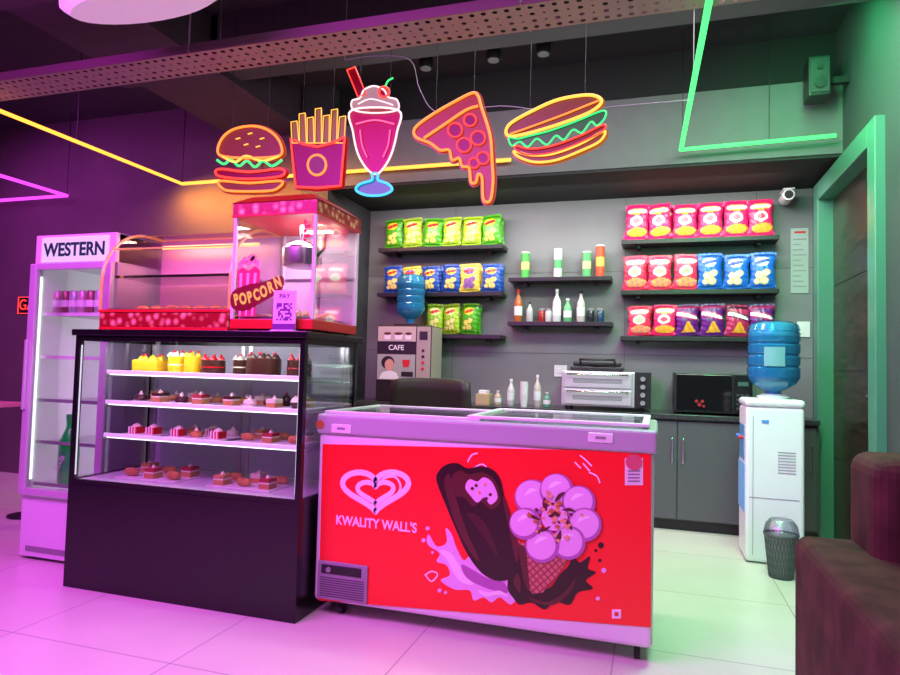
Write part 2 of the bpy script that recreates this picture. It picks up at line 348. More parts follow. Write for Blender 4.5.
o=O('neon_power_cable',-1,4.7,2.5); o.tube('cable',[(px_to_plane(q,3.32)[0],3.32,px_to_plane(q,3.32)[1]) for q in smooth([(345,60),(375,56),(410,60),(420,90),(440,113),(500,106),(560,112),(620,106),(690,100)],False)],.0025,M_greyp)
o.tube('drop',[(px_to_plane((345,60),3.32)[0],3.32,px_to_plane((345,60),3.32)[1]),(px_to_plane((345,60),3.32)[0],3.32,3.5)],.0025,M_greyp)

# ---------------------------------------------------------------- chest freezer
FX0,FX1,FY0,FY1=-1.49,0.0,2.72,3.35
o=O('chest_freezer',-.75,3.03,0)
o.box('body',FX0,FX1,FY0,FY1,.07,.84,M_white,.02,3)
o.box('rim_front',FX0-.008,FX1+.012,FY0-.015,FY0+.06,.83,.925,M_lilac,.015,3)
o.box('rim_rear',FX0-.008,FX1+.012,FY1-.06,FY1+.01,.83,.925,M_lilac,.015,3)
o.box('rim_left',FX0-.008,FX0+.06,FY0+.06,FY1-.06,.83,.925,M_lilac,.01)
o.box('rim_right',FX1-.06,FX1+.012,FY0+.06,FY1-.06,.83,.925,M_lilac,.01)
o.box('well',FX0+.06,FX1-.06,FY0+.06,FY1-.06,.84,.88,M_whitep)
o.box('glass_lid_left',FX0+.03,-.72,FY0+.03,FY1-.03,.925,.932,M_glass_d); o.box('glass_lid_right',-.78,FX1-.03,FY0+.03,FY1-.03,.936,.943,M_glass_d)
for a,b,z in ((FX0+.02,-.72,.924),(-.78,FX1-.02,.934)):
    o.box('lid_rail',a,b,FY0+.01,FY0+.035,z,z+.014,M_whitep,.003); o.box('lid_rail',a,b,FY1-.035,FY1-.01,z,z+.014,M_whitep,.003)
    o.box('lid_end',a,a+.03,FY0+.035,FY1-.035,z,z+.014,M_whitep,.003); o.box('lid_end',b-.03,b,FY0+.035,FY1-.035,z,z+.014,M_whitep,.003)
for cx,cy in ((-1.38,FY0+.08),(-.06,FY0+.08),(-1.38,FY1-.08),(-.06,FY1-.08)):
    o.cyl('caster_wheel',cx-.012,cy,.03,.03,.024,M_blackp,16,'x'); o.box('caster_fork',cx-.02,cx+.02,cy-.02,cy+.02,.055,.075,M_greyp)
Ya=FY0
panel=rp([(323,444),(651,452),(651,627),(319,600)],FY0)
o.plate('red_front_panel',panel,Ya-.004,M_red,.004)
L=lambda k:Ya-.004-.0016*k
def art(part,pts,k,mat,sm=True): o.plate(part,rp(smooth(pts) if sm else pts,FY0),L(k),mat,.0014)
def heart(cx,cy,sx,sy,n=44):
    r=[]
    for i in range(n):
        t=2*math.pi*i/n; r.append((cx+16*math.sin(t)**3*sx/16, cy-(13*math.cos(t)-5*math.cos(2*t)-2*math.cos(3*t)-math.cos(4*t)+2.5)*sy/14.5))
    return r
o.ribbon('heart_outer',rp(heart(376,492,33,20),FY0),.026,L(1),M_artw)
o.ribbon('heart_inner',rp(heart(376,493,18,11),FY0),.022,L(1),M_artw)
o.ribbon('heart_swirl',rp(smooth([(376,512),(392,500),(401,488),(396,477),(385,478),(378,486)],False),FY0),.010,L(1.2),M_artw,False)
tx,tz=px_to_plane((376,524),FY0); o.text('freezer_lettering',"KWALITY WALL'S",tx,L(1),tz,.058,M_artw,sx=.86,bold=.0014)
for q in ([(468,462),(472,455),(478,453)],[(474,468),(482,464),(487,467)],[(425,575),(432,571),(438,574),(432,581),(426,575)],[(580,455),(586,460),(592,466)],[(589,472),(597,476),(600,483)],[(575,462),(581,468)],[(583,463),(590,471)]):
    o.ribbon('spark',rp(smooth(q,False),FY0),.006,L(1),M_artw,False)
art('milk_splash',[(429,534),(437,546),(447,542),(446,528),(452,534),(457,548),(464,560),(470,556),(476,566),(490,574),(504,574),(520,588),(512,604),(500,597),(492,602),(484,597),(474,600),(470,590),(455,589),(441,580),(450,575),(447,565),(437,561),(440,553),(428,544)],1,M_artp)
art('splash_shadow',[(462,564),(474,570),(488,578),(504,582),(508,592),(494,590),(478,584),(466,576)],1.5,M_mauve)
art('splash_curl',[(440,550),(450,552),(458,562),(464,574),(474,584),(462,582),(454,572),(448,560)],1.7,M_artw)
art('splash_curl',[(478,590),(490,592),(500,590),(508,596),(498,594),(486,596)],1.7,M_artw)
art('sauce_pool',[(508,588),(510,572),(518,562),(530,578),(548,588),(560,574),(568,566),(574,556),(580,562),(590,556),(588,568),(596,572),(586,580),(593,588),(578,592),(570,604),(555,601),(545,609),(532,602),(520,604),(514,598)],2,M_choc)
art('sauce_gloss',[(530,597),(548,601),(564,592),(576,578),(570,592),(554,604),(536,602)],3,M_choc2)
art('sauce_gloss',[(514,582),(517,572),(521,580),(520,592)],3,M_choc2)
art('chocolate_bar',[(437,480),(440,470),(448,464),(458,463),(468,468),(482,466),(494,470),(501,480),(505,498),(512,522),(518,545),(521,562),(516,574),(505,580),(491,578),(478,568),(466,550),(456,528),(446,504)],3,M_choc)
art('bar_sheen',[(445,482),(450,474),(457,498),(468,532),(480,558),(474,556),(460,532),(450,504)],4,M_choc2)
art('bar_edge_light',[(503,498),(506,499),(514,526),(519,548),(517,562),(513,546),(508,522)],4,M_choc2)
art('bar_ridge',[(468,512),(480,516),(490,530),(498,552),(496,554),(484,536),(472,520)],4,pbr('art_choc_mid',(.06,.013,.014),.3))
art('bar_bite',[(452,478),(460,470),(470,474),(482,472),(493,477),(499,488),(501,502),(492,509),(482,502),(474,506),(465,497),(457,495)],4.4,M_choc2)
art('bar_filling',[(466,487),(470,479),(478,481),(484,477),(491,480),(496,488),(498,498),(491,504),(485,497),(478,502),(471,495)],5,M_artp)
for q in ((473,488),(486,484),(491,494),(480,492),(487,498),(477,485)): art('filling_bit',circ(q[0],q[1],1.6,8),6,[M_nut,M_choc2][q[0]%2])
art('cone',[(519,540),(521,562),(525,582),(533,593),(543,592),(555,578),(568,560),(580,545),(548,556)],4,M_waffle,False)
art('cone_shade',[(519,545),(521,562),(525,582),(530,588),(528,565),(526,548)],4.4,M_choc2)
PC=((533,497,18),(557,490,17),(579,502,17),(585,524,17),(569,542,17),(543,545,17),(526,523,16))
k=5
for i,c in enumerate(PC):
    art('petal_edge',circ(*c,n=32),5+.30*i,M_mauve,False)
    art('petal',circ(c[0]+(c[0]-555)*.02-1,c[1]+(c[1]-516)*.02-1.2,c[2]-2.6,n=32),5.12+.30*i,M_artp,False)
    art('petal_light',smooth([(c[0]-8,c[1]-2),(c[0]-3,c[1]-9),(c[0]+5,c[1]-8),(c[0]-1,c[1]-5)]),5.2+.30*i,M_artw,False)
art('rosette_heart',circ(555,517,13,32),7.3,M_artp,False)
rs=random.Random(9)
for i in range(7):
    a=2*math.pi*(i+.5)/7; r=16+5*(i%2); cx,cy=555+r*math.cos(a),516+r*math.sin(a)
    d=(math.cos(a+.7),math.sin(a+.7)); art('drizzle',smooth([(cx-d[0]*7-d[1]*2,cy-d[1]*7+d[0]*2),(cx-d[1]*3,cy+d[0]*1),(cx+d[0]*7,cy+d[1]*7),(cx+d[1]*2,cy-d[0]*2)]),7.6+.05*i,M_choc2,False)
for i in range(50):
    a=rs.uniform(0,6.28); r=rs.uniform(2,27); cx,cy=555+r*math.cos(a),515+r*math.sin(a)*.95; s=rs.uniform(.6,1.15)
    art('nut',[(cx-3*s,cy),(cx,cy-2.6*s),(cx+3.2*s,cy-.5),(cx+1,cy+2.6*s)],8.1+.02*i,[M_nut,M_choc2,pbr('art_caramel',(.5,.16,.06),.4),M_nut][i%4],False)
for c in ((428,528,2),(604,570,2.5),(598,598,2),(440,590,2),(424,540,2),(433,552,1.5),(446,592,1.6)): art('droplet',circ(*c,n=10),2,M_artp)
for c in ((601,545,3),(600,560,1.6),(596,550,1.5)): art('droplet',circ(*c,n=10),2,M_choc)
a,b=px_to_plane((322,424),FY0); o.cyl('round_badge',a,FY0-.02,b,.019,.006,pbr('badge_orange',(.5,.12,.03),.4),20,'y')
for q in (343,601):
    a,b=px_to_plane((q,437 if q>500 else 428),FY0); o.box('lid_lock',a-.05,a+.05,FY0-.02,FY0-.013,b-.022,b+.018,M_whitep,.004); o.box('lock_slot',a-.02,a+.02,FY0-.022,FY0-.02,b-.006,b+.004,M_greyp)
lab=rp([(625,458),(643,458),(643,485),(625,485)],FY0); o.plate('energy_label',lab,L(1),M_whitep,.0014)
a,b=px_to_plane((634,462),FY0); o.lathe('label_star_dial',a,L(2.6),b,[(.032,0),(.032,.001)],pbr('label_red',(.6,.1,.15),.5),20,'y')
for k in range(4):
    o.plate('label_line',rp([(628,470+k*3.4),(640,470+k*3.4),(640,471.4+k*3.4),(628,471.4+k*3.4)],FY0),L(2),M_greyp,.0014)
o.plate('small_mark',rp([(612,609),(621,609),(621,618),(612,618)],FY0),L(1),M_artw,.0014); o.plate('small_mark_core',rp([(614.5,611.5),(618.5,611.5),(618.5,615.5),(614.5,615.5)],FY0),L(2),M_redp,.0014)
vz=rp([(319,559),(369,565),(369,603),(318,597)],FY0); vx0,vx1,vz0,vz1=vz[3][0],vz[1][0],vz[3][1],vz[0][1]
o.box('vent_surround',vx0,vx1,FY0-.014,FY0-.004,vz0,vz1,pbr('vent_grey',(.28,.26,.31),.5),.004)
for k in range(9):
    zz=vz0+.015+(vz1-vz0-.09)*k/8; o.box('vent_slot',vx0+.015,vx1-.015,FY0-.016,FY0-.013,zz,zz+.004,pbr('slot_dark',(.08,.07,.09),.5))
o.box('thermostat_panel',vx0+.02,vx1-.03,FY0-.018,FY0-.013,vz1-.055,vz1-.015,M_blackp,.003); o.cyl('thermostat_knob',vx0+.06,FY0-.026,vz1-.035,.012,.01,M_greyp,16,'y')

# ---------------------------------------------------------------- cake display counter
DX0,DX1,DY0,DY1=-2.84,-1.51,2.6,3.15
o=O('cake_display_counter',-2.17,2.87,0)
o.box('plinth',DX0,DX1,DY0,DY1,.0,.52,M_black,.003)
o.box('deck_tray',DX0+.02,DX1-.02,DY0+.02,DY1-.02,.52,.535,pbr('deck_white',(.6,.6,.65),.3))
o.box('top_slab',DX0-.015,DX1+.015,DY0-.015,DY1+.02,1.268,1.30,M_black,.004)
o.box('top_lining',DX0+.02,DX1-.02,DY0+.02,DY1-.02,1.262,1.268,M_whitep)
for x in (DX0,DX1-.026):
    for y in (DY0,DY1-.03): o.box('post',x,x+.026,y,y+.03,.52,1.268,M_black,.002)
for y in (DY0,DY1-.02): o.box('head_rail',DX0+.026,DX1-.026,y,y+.02,1.242,1.268,M_black); o.box('sill_rail',DX0+.026,DX1-.026,y,y+.02,.52,.54,M_black)
for x in (DX0+.002,DX1-.02): o.box('side_head_rail',x,x+.018,DY0+.03,DY1-.03,1.242,1.268,M_black); o.box('side_sill_rail',x,x+.018,DY0+.03,DY1-.03,.52,.54,M_black)
o.box('front_glass',DX0+.026,DX1-.026,DY0+.004,DY0+.009,.54,1.242,M_glass)
o.box('side_glass_left',DX0+.004,DX0+.009,DY0+.03,DY1-.03,.54,1.242,M_glass); o.box('side_glass_right',DX1-.009,DX1-.004,DY0+.03,DY1-.03,.54,1.242,M_glass)
M_back=pbr('sliding_door_panel',(.50,.50,.60),.3)
o.box('rear_sliding_door',DX0+.028,-2.15,DY1-.03,DY1-.025,.54,1.242,M_back); o.box('rear_sliding_door',-2.2,DX1-.028,DY1-.04,DY1-.035,.54,1.242,M_back)
for x in (-2.2,-2.15,DX0+.03,DX1-.05): o.box('sliding_door_stile',x,x+.02,DY1-.046,DY1-.04,.54,1.242,M_steel)
SH=[1.085,.93,.76]
for z in SH:
    o.box('glass_shelf',DX0+.12,DX1-.05,DY0+.1,DY1-.06,z-.008,z,glass('shelf_glass',(.9,.93,.95),.15,.1)) 
    o.box('shelf_rail',DX0+.12,DX1-.05,DY0+.088,DY0+.1,z-.010,z+.010,pbr('rail_white',(.7,.7,.78),.3,emit=(.95,.93,1),es=.25),.002)
    o.box('shelf_led',DX0+.13,DX1-.06,DY0+.1,DY0+.112,z-.016,z-.009,M_led)
    for x in (DX0+.1,DX1-.06): o.box('shelf_bracket',x,x+.02,DY0+.1,DY1-.06,z-.025,z-.01,M_steel)
for x in (DX0+.10,DX1-.05):
    o.box('shelf_upright',x,x+.02,DY1-.10,DY1-.085,.535,1.262,M_steel)
o.box('top_led',DX0+.06,DX1-.06,DY0+.03,DY0+.045,1.252,1.260,M_led)
for x in (DX0+.026,DX1-.034): o.box('corner_led',x,x+.005,DY0+.012,DY0+.017,.56,1.22,glow('led_strip_soft',(.8,.75,.95),1.3))
for k in range(44): o.cyl('sill_vent_hole',DX0+.05+k*.0285,DY0+.03,.5355,.007,.002,M_greyp,8)

M_yel=pbr('yellow_icing',(.80,.50,.012),.4); M_cream=pbr('cream_icing',(.75,.66,.52),.5); M_dch=pbr('choc_icing',(.05,.016,.01),.3); M_cherry=pbr('cherry',(.55,.01,.02),.2); M_sponge=pbr('sponge',(.5,.24,.08),.8,bump=.5,nscale=40); M_board=pbr('gold_board',(.6,.45,.15),.3,.6)
M_vel=pbr('red_velvet',(.35,.02,.03),.7); M_crust=pbr('crust',(.5,.22,.06),.5,noise=.3,nscale=30)
def cake(name,x,y,z,r,h,ic,top,sq=False,n=8):
    o=O(name,x,y,z); o.cyl('board',x,y,z,r*1.12,.004,M_board)
    if sq: o.box('sponge',x-r,x+r,y-r*.8,y+r*.8,z+.004,z+h,ic,.012,3)
    else: o.lathe('sponge',x,y,z+.004,[(r,0),(r*1.01,h*.5),(r,h*.93),(r*.93,h-.004)],ic)
    if not sq: o.lathe('middle_layer',x,y,z+h*.48,[(r*1.015,0),(r*1.015,.006)],top)
    for i in range(n):
        a=2*math.pi*i/n; px,py=x+r*.74*math.cos(a),y+r*(.6 if sq else .74)*math.sin(a)
        o.lathe('rosette',px,py,z+h-.002,[(.016,0),(.015,.008),(.008,.016),(.001,.024)],top,10)
        if i%2==0: o.ball('cherry',px,py,z+h+.024,.007,M_cherry,n=8)
    o.lathe('top_piece',x,y,z+h-.003,[(r*.25,0),(r*.2,.012),(.002,.03)],top,12)
z=SH[0]
cake('yellow_cake',-2.55,2.82,z,.080,.068,M_yel,M_yel,True)
cake('yellow_cake',-2.375,2.80,z,.043,.09,M_yel,M_cream,n=5); cake('yellow_cake',-2.275,2.80,z,.043,.09,M_yel,M_yel,n=5)
cake('chocolate_cake',-2.15,2.80,z,.060,.075,M_dch,M_cherry,n=6); cake('cream_cake',-2.02,2.86,z,.045,.08,M_dch,M_cream,n=5)
cake('chocolate_cake',-1.86,2.81,z,.085,.09,M_dch,M_dch,n=10); cake('chocolate_cake',-1.67,2.83,z,.06,.085,M_dch,M_vel,n=6)
def pastry_row(name,z,x0,x1,step,kind,y=2.79,S=1.3,rows=2):
    o=O(name,(x0+x1)/2,y,z); o.box('tray',x0-.05,x1+.05,y-.06,y+.2,z,z+.006,M_whitep,.002); x=x0; i=0
    while x<=x1+.001:
        for rr in range(rows):
            yy=y+.12*rr
            k=kind[(i+rr)%len(kind)]; jy=random.uniform(-.008,.008); yy+=jy
            if k=='cup':
                o.lathe('paper_cup',x,yy,z+.006,[(.018*S,0),(.025*S,.03*S)],random.choice([M_redp,M_whitep,M_dch]),12); o.lathe('frosting',x,yy,z+.004+.03*S,[(.026*S,0),(.022*S,.012*S),(.01*S,.024*S),(.001,.032*S)],random.choice([M_cream,M_cream,M_dch,M_yel]),12)
                o.ball('cherry',x,yy,z+.066*S,.006,M_cherry,n=8)
            elif k=='slice':
                w=.024*S; o.box('sponge',x-w,x+w,yy-.035,yy+.035,z+.006,z+.026*S,M_sponge,.002); o.box('cream_layer',x-w-.0005,x+w+.0005,yy-.036,yy+.036,z+.026*S,z+.032*S,M_cream); o.box('sponge_top',x-w,x+w,yy-.035,yy+.035,z+.032*S,z+.046*S,random.choice([M_dch,M_vel,M_cream,M_sponge]),.002)
                o.lathe('dollop',x,yy,z+.045*S,[(.012,0),(.009,.009),(.001,.018)],M_cream,8)
            elif k=='roll':
                o.lathe('bread_roll',x-.034*S,yy,z+.006+.018*S,[(.004,0),(.014*S,.008*S),(.018*S,.03*S),(.014*S,.058*S),(.004,.066*S)],M_crust,10,'x')
            elif k=='stripe':
                w=.024*S
                for q in range(6):
                    o.box('striped_wrap',x-w+q*w/3,x-w+(q+1)*w/3,yy-.03,yy+.03,z+.006,z+.038*S,M_redp if q%2 else M_whitep)
                o.lathe('filling',x,yy,z+.036*S,[(.022*S,0),(.018*S,.01),(.002,.02)],M_cream,10)
            elif k=='round':
                o.cyl('doily',x,yy,z+.006,.034*S,.002,M_whitep,16); o.lathe('pastry',x,yy,z+.008,[(.026*S,0),(.03*S,.01),(.026*S,.024*S),(.004,.03*S)],random.choice([M_dch,M_cream,M_crust,M_vel]),16)
                o.lathe('swirl',x,yy,z+.006+.03*S,[(.012,0),(.008,.01),(.001,.02)],M_cream,8)
        x+=step; i+=1
pastry_row('dessert_tray',SH[1],-2.58,-2.20,.125,['round','slice'],S=1.15)
pastry_row('dessert_tray',SH[1],-2.02,-1.92,.10,['slice','round'],S=1.15)
pastry_row('dessert_tray',SH[1],-1.78,-1.66,.12,['slice','cup'],S=1.05)
pastry_row('pastry_tray',SH[2],-2.60,-2.50,.10,['stripe'],S=1.1,rows=1); pastry_row('pastry_tray',SH[2],-2.34,-2.10,.12,['stripe','round'],S=1.1); pastry_row('pastry_tray',SH[2],-1.92,-1.66,.13,['roll','slice'],S=1.1)
pastry_row('bread_roll_tray',.535,-2.62,-2.35,.135,['roll','slice'],S=1.25)
pastry_row('cake_slice_tray',.535,-2.06,-1.80,.13,['slice','roll'],S=1.2)

# ---------------------------------------------------------------- popcorn machine
T=1.30
PX0,PX1,PY0,PY1=-1.96,-1.51,2.66,3.12
o=O('popcorn_machine',-1.74,2.9,T)
o.box('base',PX0,PX1,PY0,PY1,T+.012,T+.06,M_redp,.004)
for x in (PX0+.03,PX1-.05):
    for y in (PY0+.03,PY1-.05): o.box('foot',x,x+.02,y,y+.02,T,T+.012,M_blackp)
for x in (PX0,PX1-.016):
    for y in (PY0,PY1-.016): o.box('post',x,x+.016,y,y+.016,T+.06,T+.56,M_white,.002)
o.box('glass_front',PX0+.016,PX1-.016,PY0+.004,PY0+.008,T+.06,T+.56,M_glass); o.box('glass_left',PX0+.004,PX0+.008,PY0+.016,PY1-.016,T+.06,T+.56,M_glass); o.box('glass_right',PX1-.008,PX1-.004,PY0+.016,PY1-.016,T+.06,T+.56,M_glass)
o.box('rear_panel',PX0+.016,PX1-.016,PY1-.008,PY1-.004,T+.06,T+.56,pbr('popcorn_rear',(.60,.50,.60),.3))
o.box('rear_door_rail',PX0+.016,PX1-.016,PY1-.014,PY1-.008,T+.30,T+.315,M_steel); o.box('rear_door_stile',-1.74,-1.725,PY1-.014,PY1-.008,T+.06,T+.56,M_steel)
o.box('header',PX0-.005,PX1+.005,PY0-.005,PY1+.005,T+.56,T+.62,M_pop,.002)
o.box('header_trim',PX0-.008,PX1+.008,PY0-.008,PY1+.008,T+.552,T+.562,M_redp,.002)
b=.012; v=[(PX0-b,PY0-b,T+.62),(PX1+b,PY0-b,T+.62),(PX1+b,PY1+b,T+.62),(PX0-b,PY1+b,T+.62),(PX0+.05,PY0+.06,T+.665),(PX1-.05,PY0+.06,T+.665),(PX1-.05,PY1-.06,T+.665),(PX0+.05,PY1-.06,T+.665)]
o.add('hip_roof',v,[(0,3,2,1),(4,5,6,7),(0,1,5,4),(1,2,6,5),(2,3,7,6),(3,0,4,7)],pbr('roof_red',(.30,.01,.008),.35),bevel=.003)
kx,ky=-1.70,2.86
o.lathe('kettle',kx,ky,T+.33,[(.055,0),(.09,.012),(.095,.05),(.094,.095),(.086,.105)],M_steel); o.lathe('kettle_lid',kx,ky,T+.435,[(.09,0),(.065,.02),(.012,.03),(.01,.04)],M_chrome)
o.tube('kettle_arm',[(kx,ky,T+.47),(kx,ky,T+.56)],.012,M_steel); o.tube('kettle_handle',[(kx+.09,ky,T+.39),(kx+.15,ky-.04,T+.42),(kx+.16,ky-.05,T+.49)],.007,M_blackp)
o.box('popcorn_tray',PX0+.03,PX1-.03,PY0+.03,PY1-.03,T+.06,T+.075,M_steel)
rs=random.Random(3); MP=pbr('popcorn',(.9,.72,.35),.7)
for i in range(60): o.ball('popped_corn',rs.uniform(PX0+.06,PX1-.06),rs.uniform(PY0+.15,PY1-.06),T+.08+rs.uniform(0,.03),rs.uniform(.008,.014),MP,n=6)
o.box('lamp',-1.78,-1.62,3.0,3.04,T+.54,T+.552,glow('warm_lamp',(1,.85,.8),3))
yy=PY0+.001
bag=[(-1.93,T+.29),(-1.90,T+.31),(-1.865,T+.29),(-1.83,T+.315),(-1.80,T+.29),(-1.82,T+.07),(-1.915,T+.07)]
o.plate('popcorn_bag_print',bag,yy,pbr('bag_rose',(.55,.05,.12),.4),.0015)
for k in range(3): o.plate('bag_stripe',[(-1.915+k*.04,T+.28),(-1.90+k*.04,T+.28),(-1.90+k*.034,T+.075),(-1.91+k*.034,T+.075)],yy-.001,pbr('bag_pink',(.85,.5,.6),.4),.001)
for c in ((-1.91,.32),(-1.89,.34),(-1.865,.33),(-1.84,.345),(-1.82,.325),(-1.85,.355)): o.plate('bag_popcorn',circ(c[0],T+c[1],.017,12),yy-.0015,pbr('pop_print',(.7,.35,.3),.5),.001)
o.plate('lettering_band',smooth([(-1.95,T+.115),(-1.88,T+.10),(-1.79,T+.135),(-1.68,T+.20),(-1.68,T+.262),(-1.78,T+.235),(-1.86,T+.225),(-1.95,T+.19)]),yy-.003,pbr('band_red',(.16,.004,.004),.4),.001)
LM=pbr('letter_yellow',(.35,.20,.03),.4,emit=(1,.55,.10),es=.7)  # printed letters get emission to stay yellow under the magenta light
for i,ch in enumerate('POPCORN'):
    t=i/6; o.text('popcorn_letter',ch,-1.925+.225*t,yy-.005,T+.150+.080*t-.018*math.sin(math.pi*t),.074,LM,rot=(90,-14-8*t,0),sx=.64,bold=.003)
for k in range(5): o.plate('glass_sticker',[(-1.575,T+.42+k*.022),(-1.56+.02*(k%2),T+.42+k*.022),(-1.56+.02*(k%2),T+.436+k*.022),(-1.575,T+.436+k*.022)],yy,M_redp,.001)
o=O('payment_code_stand',-1.64,2.62,T); 
o.box('foot',-1.70,-1.58,2.605,2.65,T,T+.006,M_whitep); o.box('card',-1.70,-1.58,2.625,2.631,T+.006,T+.19,pbr('card_lilac',(.72,.6,.75),.4),.002)
rs=random.Random(5); MQ=pbr('code_ink',(.15,.03,.25),.5)
for i in range(9):
    for j in range(9):
        if rs.random()<.5 or (i in(0,8) and j in(0,8)): o.box('code_module',-1.681+i*.009,-1.672+i*.009,2.6235,2.625,T+.05+j*.009,T+.059+j*.009,MQ)
o.text('card_title','PAY',-1.64,2.623,T+.162,.032,MQ)
o.box('card_footer',-1.70,-1.58,2.624,2.625,T+.008,T+.035,MQ)

# ---------------------------------------------------------------- curved glass warmer
CX0,CX1,CY0,CY1=-2.80,-2.0,2.70,3.14
o=O('curved_glass_food_warmer',-2.41,2.9,T)
o.box('base',CX0,CX1,CY0,CY1,T,T+.02,M_redp,.003); o.box('base_print',CX0,CX1,CY0+.002,CY1,T+.02,T+.095,M_pop,.003); o.box('base_trim',CX0-.004,CX1+.004,CY0-.004,CY1,T+.095,T+.11,M_redp,.003)
prof=[(CY0+.005,T+.11),(CY0+.005,T+.26)]
for i in range(1,13):
    a=math.pi/2*i/12; prof.append((CY0+.005+.32*(1-math.cos(a)),T+.26+.30*math.sin(a)))
prof.append((CY1,T+.56))
n=len(prof); V=[(CX0,p[0],p[1]) for p in prof]+[(CX1,p[0],p[1]) for p in prof]
o.add('curved_glass',V,[(i,i+1,n+i+1,n+i) for i in range(n-1)],M_curve,smooth=True)
M_trim=pbr('led_reflection_trim',(.7,.42,.2),.3,.4,emit=(1,.35,.08),es=.3)  # reflection of the amber LED strip painted in as a faint glow
for x in (CX0,CX1): 
    o.tube('edge_trim',[(x,p[0],p[1]) for p in prof],.008,M_trim); o.add('end_glass',[(x,p[0],p[1]) for p in prof]+[(x,CY1,T+.11)],[tuple(range(n+1))],M_glass)
o.tube('front_trim',[(CX0,prof[6][0],prof[6][1]),(CX1,prof[6][0],prof[6][1])],.004,M_trim)
o.tube('top_trim',[(CX0,CY1,T+.56),(CX1,CY1,T+.56)],.008,M_trim)
o.box('rear_panel',CX0,CX1,CY1-.006,CY1,T+.11,T+.56,pbr('warmer_back',(.50,.26,.40),.3))
o.box('wire_shelf',CX0+.02,CX1-.02,CY0+.08,CY1-.02,T+.29,T+.296,glass('shelf_glass')); o.box('shelf_edge',CX0+.02,CX1-.02,CY0+.074,CY0+.08,T+.286,T+.30,M_chrome); o.box('floor_tray',CX0+.02,CX1-.02,CY0+.02,CY1-.02,T+.11,T+.117,M_steel)
o.cyl('heater_tube',CX0+.08,3.05,T+.50,.010,CX1-CX0-.16,glow('heater',(1,.35,.08),4),12,'x')
for i in range(7):
    xx=CX0+.1+i*.095; o.lathe('puff_pastry',xx,2.9,T+.117,[(.035,0),(.04,.012),(.03,.028),(.004,.034)],M_crust,12)

# ---------------------------------------------------------------- upright fridge
RX0,RX1,RY0,RY1=-3.46,-2.87,2.86,3.42
o=O('upright_display_fridge',-3.16,3.1,0)
MF=pbr('fridge_body',(.7,.66,.74),.35)
o.box('back_panel',RX0,RX1,RY1-.03,RY1,.02,1.86,MF,.005); o.box('side_left',RX0,RX0+.03,RY0+.02,RY1-.03,.02,1.86,MF,.004); o.box('side_right',RX1-.03,RX1,RY0+.02,RY1-.03,.02,1.86,pbr('fridge_side',(.35,.26,.42),.4),.004)
o.box('compressor_box',RX0,RX1,RY0,RY1-.03,.02,.36,MF,.006); o.box('kick_vent',RX0+.05,RX1-.05,RY0-.003,RY0,.05,.08,M_greyp)
for x in (RX0+.05,RX1-.08):
    for y in (RY0+.05,RY1-.08): o.box('foot',x,x+.03,y,y+.03,0,.02,M_blackp)
o.box('top_box',RX0,RX1,RY0,RY1-.03,1.69,1.86,MF,.006)
o.box('header_light',RX0+.05,RX1-.05,RY0-.004,RY0,1.70,1.845,pbr('header_diffuser',(.45,.6,.5),.4,emit=(.65,1,.75),es=.40))
o.text('header_lettering','WESTERN',(RX0+RX1)/2,RY0-.006,1.768,.106,pbr('letter_green',(.004,.06,.04),.5),sx=.94,bold=.003)
M_fr=pbr('door_frame_alu',(.6,.57,.64),.35,.3)
o.box('door_stile_left',RX0,RX0+.05,RY0-.03,RY0,.37,1.69,M_fr,.006); o.box('door_stile_right',RX1-.05,RX1,RY0-.03,RY0,.37,1.69,M_fr,.006)
o.box('door_rail_top',RX0+.05,RX1-.05,RY0-.03,RY0,1.655,1.69,M_fr,.004); o.box('door_rail_bottom',RX0+.05,RX1-.05,RY0-.03,RY0,.37,.41,M_fr,.004)
o.box('door_glass',RX0+.05,RX1-.05,RY0-.018,RY0-.013,.41,1.655,M_glass); o.box('door_handle',RX0+.012,RX0+.03,RY0-.05,RY0-.03,.85,1.25,M_fr,.005)
o.box('inner_back',RX0+.03,RX1-.03,RY1-.04,RY1-.03,.36,1.69,pbr('fridge_inner',(.8,.82,.8),.4,emit=(.85,1,.93),es=.20))
for x in (RX0+.035,RX1-.045): o.box('inner_led',x,x+.01,RY0+.01,RY0+.02,.45,1.62,glow('fridge_led',(.9,1,1),2.5))
for x0,x1 in ((RX0+.03,RX0+.033),(RX1-.033,RX1-.03)): o.box('inner_side',x0,x1,RY0+.03,RY1-.04,.36,1.69,MATS['fridge_inner'])
FS=[.42,.66,.9,1.15,1.40]
for z in FS:
    for k in range(12): o.box('shelf_wire',RX0+.04+k*.045,RX0+.044+k*.045,RY0+.04,RY1-.04,z,z+.004,M_whitep)
    o.box('shelf_front_wire',RX0+.035,RX1-.035,RY0+.035,RY0+.043,z-.006,z+.012,M_greyp if z<1 else M_whitep); o.box('shelf_rear_wire',RX0+.035,RX1-.035,RY1-.05,RY1-.044,z-.004,z+.004,M_whitep)
def bottle(name,x,y,z,h,r,mat,cap,label=None,n=18):
    o=O(name,x,y,z)
    o.lathe('body',x,y,z,[(r*.85,0),(r,h*.04),(r,h*.55),(r*.95,h*.62),(r*.45,h*.78),(r*.36,h*.82),(r*.36,h*.92)],mat,n)
    o.lathe('cap',x,y,z+h*.92,[(r*.42,0),(r*.42,h*.08)],cap,n)
    if label: o.lathe('label',x,y,z+h*.2,[(r*1.02,0),(r*1.02,h*.28)],label,n)
    return o
MB=pbr('cap_blue',(.05,.15,.5),.4)
